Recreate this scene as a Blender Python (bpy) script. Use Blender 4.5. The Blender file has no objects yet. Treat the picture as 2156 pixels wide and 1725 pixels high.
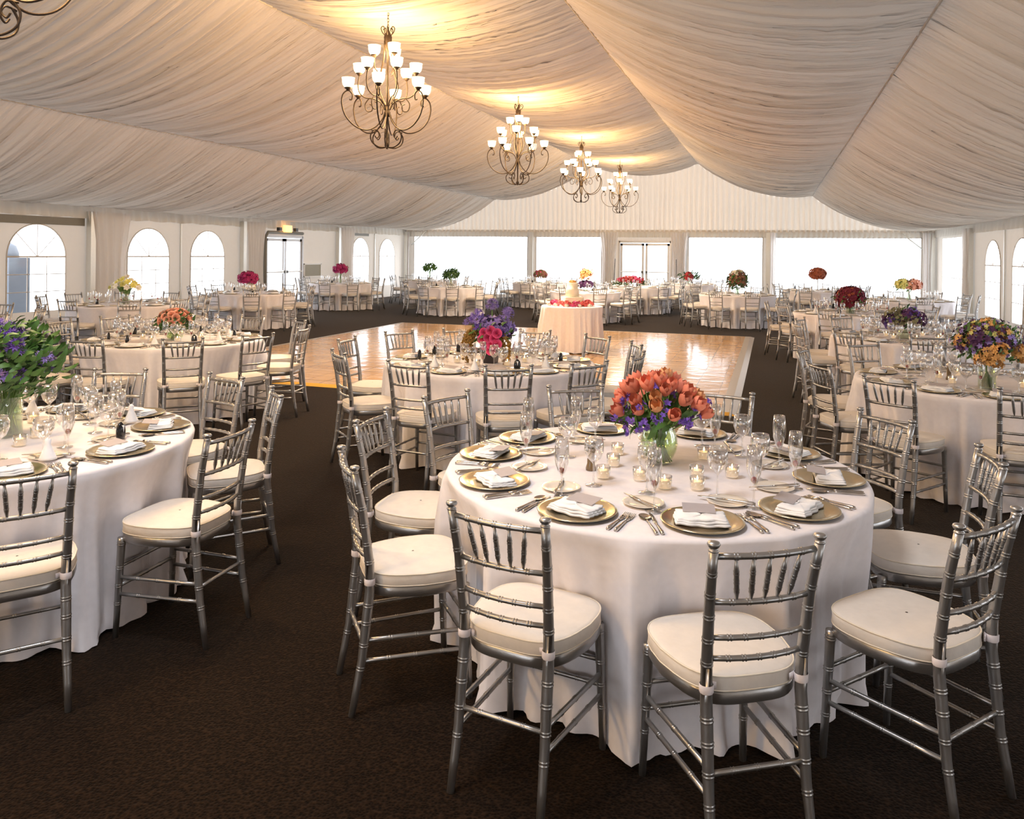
import bpy, math, random
from mathutils import Matrix, Vector, noise as mnoise
PI = math.pi
S = bpy.context.scene
COL = S.collection
R = math.radians

# ------------------------------------------------------------------ camera
TH, F, CY, ROLL, H = 0.3151, 1682.0, 532.9, 0.0108, 1.7145
cam = bpy.data.objects.new('camera', bpy.data.cameras.new('camera'))
COL.objects.link(cam)
_r = Vector((math.cos(TH), math.sin(TH), 0)); _u = Vector((0, 0, 1)); _f = Vector((-math.sin(TH), math.cos(TH), 0))
_R = _r * math.cos(ROLL) + _u * math.sin(ROLL); _U = -_r * math.sin(ROLL) + _u * math.cos(ROLL)
cam.matrix_world = Matrix(((_R.x, _U.x, -_f.x, 0), (_R.y, _U.y, -_f.y, 0), (_R.z, _U.z, -_f.z, H), (0, 0, 0, 1)))
cam.data.sensor_width = 36; cam.data.lens = F / 2156 * 36
cam.data.shift_y = -(862.5 - CY) / 2156
cam.data.clip_end = 200
S.camera = cam
# ------------------------------------------------------------------ view, world, lights
S.view_settings.view_transform = 'Standard'; S.view_settings.look = 'None'
S.view_settings.gamma = 1; S.view_settings.exposure = 1.0
S.view_settings.use_curve_mapping = False
W = bpy.data.worlds.new('world'); S.world = W; W.use_nodes = True
W.node_tree.nodes['Background'].inputs[0].default_value = (0.90, 0.94, 1.0, 1)
W.node_tree.nodes['Background'].inputs[1].default_value = 2.6
S.cycles.max_bounces = 7; S.cycles.diffuse_bounces = 4; S.cycles.glossy_bounces = 3
S.cycles.transmission_bounces = 4; S.cycles.transparent_max_bounces = 14
S.cycles.caustics_reflective = False; S.cycles.caustics_refractive = False
S.cycles.sample_clamp_indirect = 4.0; S.cycles.sample_clamp_direct = 0
S.cycles.use_denoising = True; S.cycles.use_adaptive_sampling = True; S.cycles.adaptive_threshold = 0.02
LAMP_W = 185.0            # each chandelier's bulbs together
LAMP_C = (1.0, 0.62, 0.26)

# soft light added out of view, high above the nearest tables, to brighten them
kd = bpy.data.lights.new('added_soft_light', 'AREA'); kd.shape = 'DISK'; kd.size = 1.1; kd.energy = 42; kd.color = (.90, .93, 1.0)
ko = bpy.data.objects.new('added_soft_light', kd); COL.objects.link(ko); ko.location = (-1.7, 2.0, 4.1); ko.rotation_euler = (R(6), 0, 0)
# room measures
XC, WH, YB, YF = -4.43, 9.47, 28.9, -6.8
XL, XR = XC - WH, XC + WH
ZE, ZA, ZB = 2.63, 3.76, 4.94

# ------------------------------------------------------------------ materials
MATS = {}
def mat(name, col, rough=0.6, metal=0.0, emit=None, es=0.0, coat=0.0, spec=0.5, rnd=0.0):
    m = bpy.data.materials.new(name); m.use_nodes = True; nt = m.node_tree
    p = nt.nodes['Principled BSDF']
    p.inputs['Base Color'].default_value = (*col, 1); p.inputs['Roughness'].default_value = rough
    p.inputs['Metallic'].default_value = metal; p.inputs['Coat Weight'].default_value = coat
    p.inputs['Specular IOR Level'].default_value = spec
    if emit: p.inputs['Emission Color'].default_value = (*emit, 1); p.inputs['Emission Strength'].default_value = es
    # every material is procedural: a fine noise varies the colour
    tc = nt.nodes.new('ShaderNodeTexCoord'); nz = nt.nodes.new('ShaderNodeTexNoise'); nz.inputs['Scale'].default_value = 30
    nt.links.new(tc.outputs['Object'], nz.inputs['Vector'])
    mx = nt.nodes.new('ShaderNodeMix'); mx.data_type = 'RGBA'
    mx.inputs[6].default_value = (*[c * (0.93 - rnd) for c in col], 1); mx.inputs[7].default_value = (*[min(1, c * (1.05 + rnd)) for c in col], 1)
    nt.links.new(nz.outputs['Fac'], mx.inputs[0]); nt.links.new(mx.outputs[2], p.inputs['Base Color'])
    m['out'] = mx.name; MATS[name] = m
    return m
def bump(m, vec_scale, scale, dist, strength=1.0, detail=3):
    nt = m.node_tree; p = nt.nodes['Principled BSDF']
    tc = nt.nodes.new('ShaderNodeTexCoord'); mp = nt.nodes.new('ShaderNodeMapping'); mp.inputs['Scale'].default_value = vec_scale
    nz = nt.nodes.new('ShaderNodeTexNoise'); nz.inputs['Scale'].default_value = scale; nz.inputs['Detail'].default_value = detail
    b = nt.nodes.new('ShaderNodeBump'); b.inputs['Distance'].default_value = dist; b.inputs['Strength'].default_value = strength
    nt.links.new(tc.outputs['Object'], mp.inputs[0]); nt.links.new(mp.outputs[0], nz.inputs['Vector'])
    nt.links.new(nz.outputs['Fac'], b.inputs['Height']); nt.links.new(b.outputs[0], p.inputs['Normal'])
def fabric(name, col, trans, bs=None, tcol=None):
    m = bpy.data.materials.new(name); m.use_nodes = True; nt = m.node_tree
    nt.nodes.remove(nt.nodes['Principled BSDF']); out = nt.nodes['Material Output']
    d = nt.nodes.new('ShaderNodeBsdfDiffuse'); t = nt.nodes.new('ShaderNodeBsdfTranslucent'); mx = nt.nodes.new('ShaderNodeMixShader')
    t.inputs[0].default_value = (*(tcol or col), 1)
    tc = nt.nodes.new('ShaderNodeTexCoord'); nz = nt.nodes.new('ShaderNodeTexNoise'); nz.inputs['Scale'].default_value = 4
    cm = nt.nodes.new('ShaderNodeMix'); cm.data_type = 'RGBA'
    cm.inputs[6].default_value = (*[c * .96 for c in col], 1); cm.inputs[7].default_value = (*col, 1)
    nt.links.new(tc.outputs['Object'], nz.inputs['Vector']); nt.links.new(nz.outputs['Fac'], cm.inputs[0]); nt.links.new(cm.outputs[2], d.inputs[0])
    mx.inputs[0].default_value = trans
    nt.links.new(d.outputs[0], mx.inputs[1]); nt.links.new(t.outputs[0], mx.inputs[2]); nt.links.new(mx.outputs[0], out.inputs[0])
    if bs:
        mp = nt.nodes.new('ShaderNodeMapping'); mp.inputs['Scale'].default_value = bs[0]
        n2 = nt.nodes.new('ShaderNodeTexNoise'); n2.inputs['Scale'].default_value = bs[1]; n2.inputs['Detail'].default_value = 4
        b = nt.nodes.new('ShaderNodeBump'); b.inputs['Distance'].default_value = bs[2]
        nt.links.new(tc.outputs['Object'], mp.inputs[0]); nt.links.new(mp.outputs[0], n2.inputs['Vector'])
        nt.links.new(n2.outputs['Fac'], b.inputs['Height']); nt.links.new(b.outputs[0], d.inputs['Normal'])
    MATS[name] = m; return m
def thin_glass(name, tint=(1, 1, 1), base=0.04, edge=0.55, rough=0.02):
    m = bpy.data.materials.new(name); m.use_nodes = True; nt = m.node_tree
    nt.nodes.remove(nt.nodes['Principled BSDF']); out = nt.nodes['Material Output']
    t = nt.nodes.new('ShaderNodeBsdfTransparent'); t.inputs[0].default_value = (*tint, 1)
    g = nt.nodes.new('ShaderNodeBsdfGlossy'); g.inputs['Roughness'].default_value = rough; g.inputs[0].default_value = (1, 1, 1, 1)
    lw = nt.nodes.new('ShaderNodeLayerWeight'); lw.inputs[0].default_value = 0.3
    mr = nt.nodes.new('ShaderNodeMapRange'); mr.inputs['To Min'].default_value = base; mr.inputs['To Max'].default_value = edge
    mx = nt.nodes.new('ShaderNodeMixShader')
    nt.links.new(lw.outputs['Facing'], mr.inputs['Value']); nt.links.new(mr.outputs[0], mx.inputs[0])
    nt.links.new(t.outputs[0], mx.inputs[1]); nt.links.new(g.outputs[0], mx.inputs[2]); nt.links.new(mx.outputs[0], out.inputs[0])
    MATS[name] = m; return m

M_silver = mat('silver_paint', (0.42, 0.41, 0.40), 0.34, 0.88); bump(M_silver, (1, 1, 1), 180, 0.0006, 0.5)
M_cushion = mat('ivory_cushion', (0.79, 0.73, 0.66), 0.85, spec=0.2); bump(M_cushion, (1, 1, 1), 14, 0.006, 0.6)
M_pipe = mat('ivory_piping', (0.84, 0.76, 0.63), 0.8, spec=0.2)
M_strap = mat('white_strap', (0.82, 0.76, 0.78), 0.7)
M_cloth = mat('tablecloth_linen', (0.89, 0.855, 0.88), 0.85, spec=0.15); bump(M_cloth, (1, 1, .4), 5, 0.02, 0.5)
M_napkin = mat('white_napkin', (0.95, 0.95, 0.97), 0.85, spec=0.2); bump(M_napkin, (1, 1, 1), 45, 0.003, 0.7)
M_card = mat('grey_card', (0.47, 0.43, 0.44), 0.7); 
M_charger = mat('gilt_charger', (0.74, 0.64, 0.42), 0.22, 0.95); bump(M_charger, (1, 1, 1), 60, 0.0008, .5)
M_steel = mat('cutlery_steel', (0.55, 0.51, 0.47), 0.22, 1.0)
M_china = mat('cream_china', (0.86, 0.80, 0.70), 0.18, coat=.4)
M_glass = thin_glass('clear_glass', (.965, .965, .965), .10, 1.0)
M_vase = thin_glass('vase_glass', (0.93, 0.98, 0.90), 0.07, 0.6)
M_vgreen = thin_glass('green_water', (0.80, 0.90, 0.55), 0.05, 0.4)
M_wax = mat('candle_wax', (0.93, 0.80, 0.60), 0.5, emit=(1, .66, .33), es=0.35)  # the flame's warm glow is put into the wax as emission
M_flame = mat('flame', (1, .8, .4), .5, emit=(1, .62, .22), es=26)
M_berry = mat('raspberry_red', (0.55, 0.02, 0.03), 0.35); bump(M_berry, (1, 1, 1), 250, 0.002, 1)
M_black = mat('gloss_black', (0.012, 0.012, 0.014), 0.15)
M_bronze = mat('aged_bronze', (0.035, 0.022, 0.015), 0.5, 0.35)
M_shade = mat('lit_glass_shade', (1, .93, .8), .4, emit=(1, .80, .50), es=1.15)
M_white = mat('white_metal', (0.80, 0.80, 0.78), .4)
M_post = mat('tent_post', (0.74, 0.74, 0.70), .35, .4)
M_grey = mat('grey_fitting', (0.20, 0.19, 0.16), .5)
M_dark = mat('dark_fitting', (0.03, 0.03, 0.03), .4)
M_cake = mat('buttercream', (0.90, 0.83, 0.66), .55); bump(M_cake, (1, 1, 1), 60, .003, .6)
M_amber = mat('amber_sign', (1, .6, .2), .5, emit=(1, .5, .12), es=1.6)
M_stem = mat('green_stem', (0.16, 0.30, 0.07), .5, rnd=.1)
M_leaf = mat('green_leaf', (0.07, 0.17, 0.03), .5, rnd=.3)
M_leafd = mat('deep_green_leaf', (0.035, 0.10, 0.02), .5, rnd=.3)
M_vinyl = fabric('vinyl_wall', (0.66, 0.61, 0.55), 0.10, ((1, .25, .25), 3, .06))
M_curtain = fabric('white_curtain', (0.84, 0.81, 0.79), 0.42)
M_valance = fabric('valance_fabric', (0.80, 0.77, 0.72), 0.32)
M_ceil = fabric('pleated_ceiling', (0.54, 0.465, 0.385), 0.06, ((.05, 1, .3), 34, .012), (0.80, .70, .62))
M_gable = fabric('gable_drape', (0.78, 0.71, 0.63), 0.12, ((1, 1, .06), 22, .012))
M_pane = thin_glass('clear_vinyl', (0.99, 0.99, 1), 0.02, 0.12, .05)

# carpet
M_carpet = mat('brown_carpet', (0.05, 0.03, 0.018), 0.95, spec=0.05)
nt = M_carpet.node_tree; p = nt.nodes['Principled BSDF']
tc = nt.nodes.new('ShaderNodeTexCoord')
v = nt.nodes.new('ShaderNodeTexVoronoi'); v.inputs['Scale'].default_value = 95
n1 = nt.nodes.new('ShaderNodeTexNoise'); n1.inputs['Scale'].default_value = 60; n1.inputs['Detail'].default_value = 5
mm = nt.nodes.new('ShaderNodeMath'); mm.operation = 'MULTIPLY'
cr = nt.nodes.new('ShaderNodeValToRGB'); cr.color_ramp.elements[0].color = (0.0025, 0.0014, 0.0008, 1); cr.color_ramp.elements[1].color = (0.023, 0.0125, 0.0068, 1)
cr.color_ramp.elements[0].position = .08; cr.color_ramp.elements[1].position = .52
nt.links.new(tc.outputs['Object'], v.inputs['Vector']); nt.links.new(tc.outputs['Object'], n1.inputs['Vector'])
nt.links.new(v.outputs['Distance'], mm.inputs[0]); nt.links.new(n1.outputs['Fac'], mm.inputs[1])
nt.links.new(mm.outputs[0], cr.inputs[0]); nt.links.new(cr.outputs[0], p.inputs['Base Color'])
b = nt.nodes.new('ShaderNodeBump'); b.inputs['Distance'].default_value = .002
nt.links.new(v.outputs['Distance'], b.inputs['Height']); nt.links.new(b.outputs[0], p.inputs['Normal'])
p.inputs['Sheen Weight'].default_value = .11; p.inputs['Sheen Roughness'].default_value = .4; p.inputs['Sheen Tint'].default_value = (.8, .7, .6, 1)
# dance floor parquet
M_parq = mat('parquet_wood', (.4, .24, .12), .13, coat=.12, spec=.35)
nt = M_parq.node_tree; p = nt.nodes['Principled BSDF']; tc = nt.nodes.new('ShaderNodeTexCoord')
bk = nt.nodes.new('ShaderNodeTexBrick'); bk.inputs['Scale'].default_value = 1; bk.inputs['Brick Width'].default_value = .305; bk.inputs['Row Height'].default_value = .075
bk.inputs['Mortar Size'].default_value = .0022; bk.inputs['Color1'].default_value = (.76, .47, .20, 1); bk.inputs['Color2'].default_value = (.55, .31, .12, 1); bk.inputs['Mortar'].default_value = (.10, .05, .02, 1)
bk.offset = 0.0; bk.inputs['Bias'].default_value = -.1
ck = nt.nodes.new('ShaderNodeTexBrick'); ck.inputs['Scale'].default_value = 1; ck.inputs['Brick Width'].default_value = .915; ck.inputs['Row Height'].default_value = .915; ck.offset = 0
ck.inputs['Mortar Size'].default_value = .006; ck.inputs['Color1'].default_value = (1, .95, .9, 1); ck.inputs['Color2'].default_value = (.86, .84, .8, 1); ck.inputs['Mortar'].default_value = (.35, .3, .25, 1)
ml = nt.nodes.new('ShaderNodeMix'); ml.data_type = 'RGBA'; ml.blend_type = 'MULTIPLY'; ml.inputs[0].default_value = 1
nt.links.new(tc.outputs['Object'], bk.inputs['Vector']); nt.links.new(tc.outputs['Object'], ck.inputs['Vector'])
nt.links.new(bk.outputs['Color'], ml.inputs[6]); nt.links.new(ck.outputs['Color'], ml.inputs[7]); nt.links.new(ml.outputs[2], p.inputs['Base Color'])
nz = nt.nodes.new('ShaderNodeTexNoise'); nz.inputs['Scale'].default_value = 5; b = nt.nodes.new('ShaderNodeBump'); b.inputs['Distance'].default_value = .004
nt.links.new(tc.outputs['Object'], nz.inputs['Vector']); nt.links.new(nz.outputs['Fac'], b.inputs['Height']); nt.links.new(b.outputs[0], p.inputs['Normal']); nt.links.new(b.outputs[0], p.inputs['Coat Normal'])
M_ramp = mat('ramp_metal', (.60, .55, .48), .3, .6)
M_gold = mat('golden_edge', (.75, .42, .06), .35, .3)

# ------------------------------------------------------------------ mesh helpers
class MB:
    def __init__(s): s.v = []; s.f = []; s.m = []; s.mi = 0
    def grid(s, rows, close=False):
        b = len(s.v); n = len(rows[0])
        for r in rows: s.v.extend(r)
        for i in range(len(rows) - 1):
            for j in range(n if close else n - 1):
                k = (j + 1) % n
                s.f.append((b + i * n + j, b + i * n + k, b + (i + 1) * n + k, b + (i + 1) * n + j)); s.m.append(s.mi)
    def cap(s, start, n, flip=False):
        s.f.append(tuple(range(start, start + n))[::-1 if flip else 1]); s.m.append(s.mi)
    def box(s, c, d, rz=0):
        b = len(s.v); cs, sn = math.cos(rz), math.sin(rz)
        for z in (-1, 1):
            for x, y in ((-1, -1), (1, -1), (1, 1), (-1, 1)):
                X, Y = x * d[0] / 2, y * d[1] / 2
                s.v.append((c[0] + X * cs - Y * sn, c[1] + X * sn + Y * cs, c[2] + z * d[2] / 2))
        for q in ((3, 2, 1, 0), (4, 5, 6, 7), (0, 1, 5, 4), (1, 2, 6, 5), (2, 3, 7, 6), (3, 0, 4, 7)):
            s.f.append(tuple(b + i for i in q)); s.m.append(s.mi)
    def lathe(s, prof, n=16, c=(0, 0, 0), ax=None, sx=1, cap0=True, cap1=True):
        """profile [(r, t)] around ax (unit vector) through c; t runs along ax"""
        a = Vector(ax or (0, 0, 1)).normalized(); u = a.orthogonal().normalized() if ax else Vector((1, 0, 0)); w = a.cross(u)
        c = Vector(c); b = len(s.v); rows = []
        for r, t in prof:
            rows.append([tuple(c + a * t + u * (r * sx * math.cos(2 * PI * j / n)) + w * (r * math.sin(2 * PI * j / n))) for j in range(n)])
        s.grid(rows, True)
        if cap0 and prof[0][0] > 1e-5: s.cap(b, n, True)
        if cap1 and prof[-1][0] > 1e-5: s.cap(b + (len(prof) - 1) * n, n)
    def tube(s, pts, r, n=6, cap=True):
        pts = [Vector(p) for p in pts]; b = len(s.v); rows = []; up = None
        for i, p in enumerate(pts):
            d = (pts[min(i + 1, len(pts) - 1)] - pts[max(i - 1, 0)]).normalized()
            if up is None: up = d.orthogonal().normalized()
            up = (up - d * up.dot(d)).normalized(); w = d.cross(up)
            rr = r[i] if isinstance(r, (list, tuple)) else r
            rows.append([tuple(p + up * (rr * math.cos(2 * PI * j / n)) + w * (rr * math.sin(2 * PI * j / n))) for j in range(n)])
        s.grid(rows, True)
        if cap: s.cap(b, n, True); s.cap(b + (len(pts) - 1) * n, n)
    def blob(s, c, r, nu=8, nv=6, sc=(1, 1, 1)):
        rows = []
        for i in range(nv + 1):
            t = PI * i / nv; q = max(math.sin(t), 1e-3)
            rows.append([(c[0] + r * sc[0] * q * math.cos(2 * PI * j / nu), c[1] + r * sc[1] * q * math.sin(2 * PI * j / nu), c[2] - r * sc[2] * math.cos(t)) for j in range(nu)])
        s.grid(rows, True)
    def build(s, name, mats, parent=None, smooth=True, loc=None, auto=None):
        me = bpy.data.meshes.new(name); me.from_pydata(s.v, [], s.f)
        mats = mats if isinstance(mats, (list, tuple)) else [mats]
        for m in mats: me.materials.append(m)
        me.polygons.foreach_set('use_smooth', [smooth] * len(s.f))
        if len(mats) > 1: me.polygons.foreach_set('material_index', s.m)
        me.update()
        if auto and smooth:
            me.set_sharp_from_angle(angle=R(auto))
        o = bpy.data.objects.new(name, me); COL.objects.link(o)
        if parent: o.parent = parent
        if loc: o.location = loc
        return o
def tag(o, label, cat, group=None, kind=None):
    o['label'] = label; o['category'] = cat
    if group: o['group'] = group
    if kind: o['kind'] = kind
    return o
def empty(name, loc=(0, 0, 0), rz=0):
    o = bpy.data.objects.new(name, None); COL.objects.link(o); o.location = loc; o.rotation_euler = (0, 0, rz); o.empty_display_size = .1
    return o
def struct(o): o['kind'] = 'structure'; return o
KIDS = {}
def copy_tree(o, parent=None):
    c = o.copy(); COL.objects.link(c)
    if parent: c.parent = parent
    if o.name not in KIDS: KIDS[o.name] = list(o.children)
    for ch in KIDS[o.name]: copy_tree(ch, c)
    return c
USED = {}
def place(proto, loc, rz=0, label=None, cat=None, group=None, scale=None, name=None, rot=None):
    if proto.name not in USED: USED[proto.name] = 1; o = proto
    else: o = copy_tree(proto)
    o.location = loc; o.rotation_euler = rot or (0, 0, rz)
    if scale: o.scale = (scale,) * 3
    tag(o, label, cat, group)
    return o
def prep(o):       # remember children before the first use
    KIDS[o.name] = list(o.children)
    for c in o.children: prep(c)
    return o

# ------------------------------------------------------------------ the setting
mb = MB(); mb.box(((XL + XR) / 2, (YF + YB) / 2, -.05), (WH * 2 + .3, YB - YF + .3, .1)); struct(mb.build('floor', M_carpet, smooth=False))
# dance floor: a raised parquet slab with ramp edges
DX0, DX1, DY0, DY1 = -8.4, -.42, 8.9, 17.35
dance = MB(); dance.box(((DX0 + DX1) / 2, (DY0 + DY1) / 2, .0125), (DX1 - DX0, DY1 - DY0, .025)); dance = dance.build('dance_floor', M_parq, smooth=False)
tag(dance, 'polished parquet dance floor laid on the brown carpet in the middle of the tent', 'dance floor')
for (a, bq, m, lb) in (((DX0, DX1), (DY0, -1), M_gold, 'golden edge strip'), ((DX0, DX1), (DY1, 1), M_ramp, None)):
    q = MB(); y, s = bq; q.grid([[(a[0] - .08, y + s * .08, .002), (a[1] + .08, y + s * .08, .002)], [(a[0], y, .026), (a[1], y, .026)], [(a[0], y - s * .03, .026), (a[1], y - s * .03, .026)]])
    o = q.build('edge_ramp', m, dance, False)
    if lb: o['label'] = lb
for x, s in ((DX0, -1), (DX1, 1)):
    q = MB(); q.grid([[(x + s * .08, DY0 - .08, .002), (x + s * .08, DY1 + .08, .002)], [(x, DY0, .026), (x, DY1, .026)], [(x - s * .10, DY0, .0262), (x - s * .10, DY1, .0262)]])
    q.build('edge_ramp', M_ramp, dance, False)

# pleated ceiling: five strips sagging between the seams
seams = [(-1, ZE), (-.6, ZA), (-.2, ZB), (.2, ZB), (.6, ZA), (1, ZE)]
SAG = [.41, .34, .36, .42, .46]
def pleat(y, seed, x):
    r = lambda f, o: 1 - abs(2 * mnoise.noise((y * f, x * .13 + seed * 7.3, seed + o)))
    return .10 - .060 * r(10.5, 0) - .048 * r(20, 4.2) - .032 * r(37, 2.7) + .03 * mnoise.noise((y * 2.3, x * .15, seed + 9))
YS = [YF + (1.5 - YF) * j / 120 for j in range(120)] + [1.5 + (YB - 1.5) * j / 2600 for j in range(2601)]
for i in range(5):
    (a, za), (c, zc) = seams[i], seams[i + 1]
    x0, x1 = XC + a * WH, XC + c * WH; rows = []; nx = 14
    for y in YS:
        row = []
        for k in range(nx + 1):
            t = k / nx; e = 4 * t * (1 - t)
            z = za + (zc - za) * t - SAG[i] * e * (1 + .05 * math.sin(y * .9 + i)) + (pleat(y + .06 * math.sin(t * 3 + i + y * .5), i, t * 3) * (.55 + .45 * e ** .5) if 0 < k < nx else pleat(y, 77, 0) * .45)
            row.append((x0 + (x1 - x0) * t, y, z))
        rows.append(row)
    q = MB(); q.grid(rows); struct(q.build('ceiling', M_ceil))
# seam piping along each longitudinal seam
for i in (1, 2, 3, 4):
    a, za = seams[i]; q = MB(); q.tube([(XC + a * WH, YF + (YB - YF) * t / 20, za - .005) for t in range(21)], .012, 6)
    struct(q.build('trim_%d' % i, M_valance))

def sheet(name, p0, p1, zt, zb, waves, amp, m, seed=0, flare=0.0, n=None, nz=6, parent=None, pinch=0):
    """hanging pleated cloth from p0 to p1"""
    p0 = Vector(p0); p1 = Vector(p1); L = (p1 - p0).length; d = (p1 - p0).normalized(); nr = Vector((-d.y, d.x, 0))
    n = n or max(8, int(waves * 10)); rows = []
    for i in range(nz + 1):
        t = i / nz; row = []
        for j in range(n + 1):
            u = j / n
            w = math.sin(2 * PI * waves * u + 2.2 * mnoise.noise((u * waves * .35, seed, t * .6))) + .5 * mnoise.noise((u * waves * 1.3, seed + 5, t * 1.5))
            ztt = zt(u) if callable(zt) else zt; zbb = zb(u) if callable(zb) else zb
            pp = p0 + d * (L * (u + pinch * (u - .5) * (-1) * math.sin(PI * t) * .6)) + nr * (w * amp * (.45 + .55 * t) + flare * t)
            row.append((pp.x, pp.y, ztt + (zbb - ztt) * t))
        rows.append(row)
    q = MB(); q.grid(rows); return q.build(name, m, parent)

# gable drape at the far end
def ceil_z(u):
    x = XL + u * 2 * WH; s = (x - XC) / WH
    for i in range(5):
        (a, za), (c, zc) = seams[i], seams[i + 1]
        if s <= c + 1e-6:
            t = (s - a) / (c - a); return za + (zc - za) * t - SAG[i] * 4 * t * (1 - t)
    return ZE
o = sheet('wall_gable', (XL, YB, 0), (XR, YB, 0), lambda u: max(ceil_z(u) + .03, 2.52), 2.5, 105, .045, M_gable, 1, n=1700, nz=8); struct(o)
o = sheet('trim_5', (XR, YB - .03, 0), (XL, YB - .03, 0), 2.53, 2.33, 120, .022, M_valance, 3, n=1200, nz=3); struct(o)
o = sheet('trim_6', (XL + .03, YF, 0), (XL + .03, YB, 0), 2.68, lambda u: 2.36 + .012 * math.sin(u * 300), 130, .03, M_valance, 4, flare=-.04, n=1500, nz=4); struct(o)
o = sheet('trim_7', (XR - .03, YF, 0), (XR - .03, YB, 0), 2.68, 2.36, 100, .018, M_valance, 6, flare=.03, n=900, nz=3); struct(o)

# front wall behind the camera; its one clear panel is added to let in daylight
q = MB(); q.grid([[(XL + u / 60 * 2 * WH, YF, 2.4) for u in range(61)], [(XL + u / 60 * 2 * WH, YF, ceil_z(u / 60) + .05) for u in range(61)]])
fo = [(XL + 7.4, XL + 11.6)]; x = XL
for a, c in fo + [(XR, XR)]:
    q.grid([[(x, YF, 0), (a, YF, 0)], [(x, YF, 2.4), (a, YF, 2.4)]])
    if c > a: q.grid([[(a, YF, 0), (c, YF, 0)], [(a, YF, .2), (c, YF, .2)]])
    x = c
struct(q.build('wall_front', M_vinyl, smooth=False))
# a side wall of vinyl panels with arched windows; opening = (y0, y1, bottom, spring, top)
def side_wall(name, X, wins, blanks, ztop=2.66):
    q = MB(); y = YF
    rowq = lambda y0, y1, z0, z1: q.grid([[(X, y0, z0), (X, y1, z0)], [(X, y0, z1), (X, y1, z1)]])
    for kind, y0, y1, zb, zs, zt in sorted(wins, key=lambda w: w[1]):
        if y0 > y: rowq(y, y0, 0, ztop)
        if zb > 0: rowq(y0, y1, 0, zb)
        if kind == 'arch':
            n = 20; lo = []; hi = []
            for k in range(n + 1):
                t = PI - PI * k / n; yy = (y0 + y1) / 2 + (y1 - y0) / 2 * math.cos(t)
                lo.append((X, yy, zs + (zt - zs) * math.sin(t))); hi.append((X, yy, ztop))
            q.grid([lo, hi])
        else: rowq(y0, y1, zt, ztop)
        y = y1
    if y < YB: rowq(y, YB, 0, ztop)
    return struct(q.build(name, M_vinyl, smooth=False))
NWIN = [0]
for a, c in fo:
    NWIN[0] += 1; r = struct(empty('window_%d' % NWIN[0], ((a + c) / 2, YF, .2))); q = MB(); w = (c - a) / 2; q.grid([[(-w, 0, 0), (w, 0, 0)], [(-w, 0, 2.2), (w, 0, 2.2)]]); q.build('pane', M_pane, r, False)  # pane of the clear panel added in the unseen front wall
def arch_window(X, y0, y1, zb, zs, zt, s):
    NWIN[0] += 1
    r = empty('window_%d' % NWIN[0], (X, (y0 + y1) / 2, zb)); struct(r); w = (y1 - y0) / 2; zs -= zb; zt -= zb
    q = MB(); n = 20; pts = [(0, w * math.cos(PI * k / n), zs + (zt - zs) * math.sin(PI * k / n)) for k in range(n + 1)]
    q.v = [(0, -w, 0), (0, w, 0)] + pts; q.f = [tuple(range(len(q.v)))]; q.m = [0]; q.build('pane', M_pane, r, False)
    q = MB(); e = s * .012
    q.tube([(e, w, 0)] + [(e, p[1], p[2]) for p in pts] + [(e, -w, 0)], .013, 5)
    q.box((e, 0, zs), (.012, 2 * w, .03)); q.box((e, 0, zs * .68), (.01, 2 * w, .014)); q.box((e, 0, zs * .36), (.01, 2 * w, .014))
    for yy in (-w / 3, w / 3): q.box((e, yy, zs / 2), (.01, .012, zs))
    q.box((e, 0, (zs + zt) / 2), (.01, .014, zt - zs))
    for sg in (-1, 1): q.tube([(e, 0, zs), (e, sg * w * .70, zs + (zt - zs) * .715)], .008, 4)
    q.build('muntin', MATS['muntin'], r, False)
mat('muntin', (0.55, 0.50, 0.44), .6)
def wins_left():
    L = []
    for b0 in (8.3, 13.4):
        L += [('arch', b0 + 1.1, b0 + 2.42, .55, 1.54, 2.2), ('arch', b0 + 3.17, b0 + 4.47, .55, 1.54, 2.2)]
    L[0] = ('arch', 8.95, 10.25, .55, 1.54, 2.2); L[1] = ('arch', 11.5, 12.84, .45, 1.54, 2.19)
    L += [('arch', -1.5, -.2, .55, 1.54, 2.2), ('arch', .6, 1.9, .55, 1.54, 2.2), ('arch', 4.2, 5.5, .55, 1.54, 2.2), ('arch', 6.2, 7.5, .55, 1.54, 2.2)]
    L += [('door', 19.62, 21.5, 0, 2.15, 2.15), ('arch', 24.62, 25.9, .45, 1.54, 2.2), ('arch', 26.7, 27.98, .45, 1.54, 2.2)]
    return L
WL = wins_left(); side_wall('wall_left', XL, WL, None)
for k in WL:
    if k[0] == 'arch': arch_window(XL, *k[1:], 1)
WR = [('arch', 21.1, 22.5, .3, 1.54, 2.15), ('arch', 18.7, 20.15, .3, 1.54, 2.15), ('door', 24.3, 27.8, .12, 2.3, 2.3), ('arch', 14.2, 15.5, .4, 1.54, 2.15), ('arch', 16.2, 17.5, .4, 1.54, 2.15),
      ('arch', 9.2, 10.5, .4, 1.54, 2.15), ('arch', 11.4, 12.7, .4, 1.54, 2.15), ('arch', 4.2, 5.5, .4, 1.54, 2.15), ('arch', 6.4, 7.7, .4, 1.54, 2.15), ('arch', 0, 1.3, .4, 1.54, 2.15)]
side_wall('wall_right', XR, WR, None)
for k in WR:
    if k[0] == 'arch': arch_window(XR, *k[1:], -1)
NWIN[0] += 1; r = struct(empty('window_%d' % NWIN[0], (XR, 26.05, .12))); q = MB(); q.grid([[(0, -1.75, 0), (0, 1.75, 0)], [(0, -1.75, 2.18), (0, 1.75, 2.18)]]); q.build('pane', M_pane, r, False)
q = MB(); q.box((-.012, 0, 1.0), (.012, 3.5, .02)); q.box((-.012, 0, 1.1), (.012, .03, 2.2)); q.build('muntin', MATS['muntin'], r, False)

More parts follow.
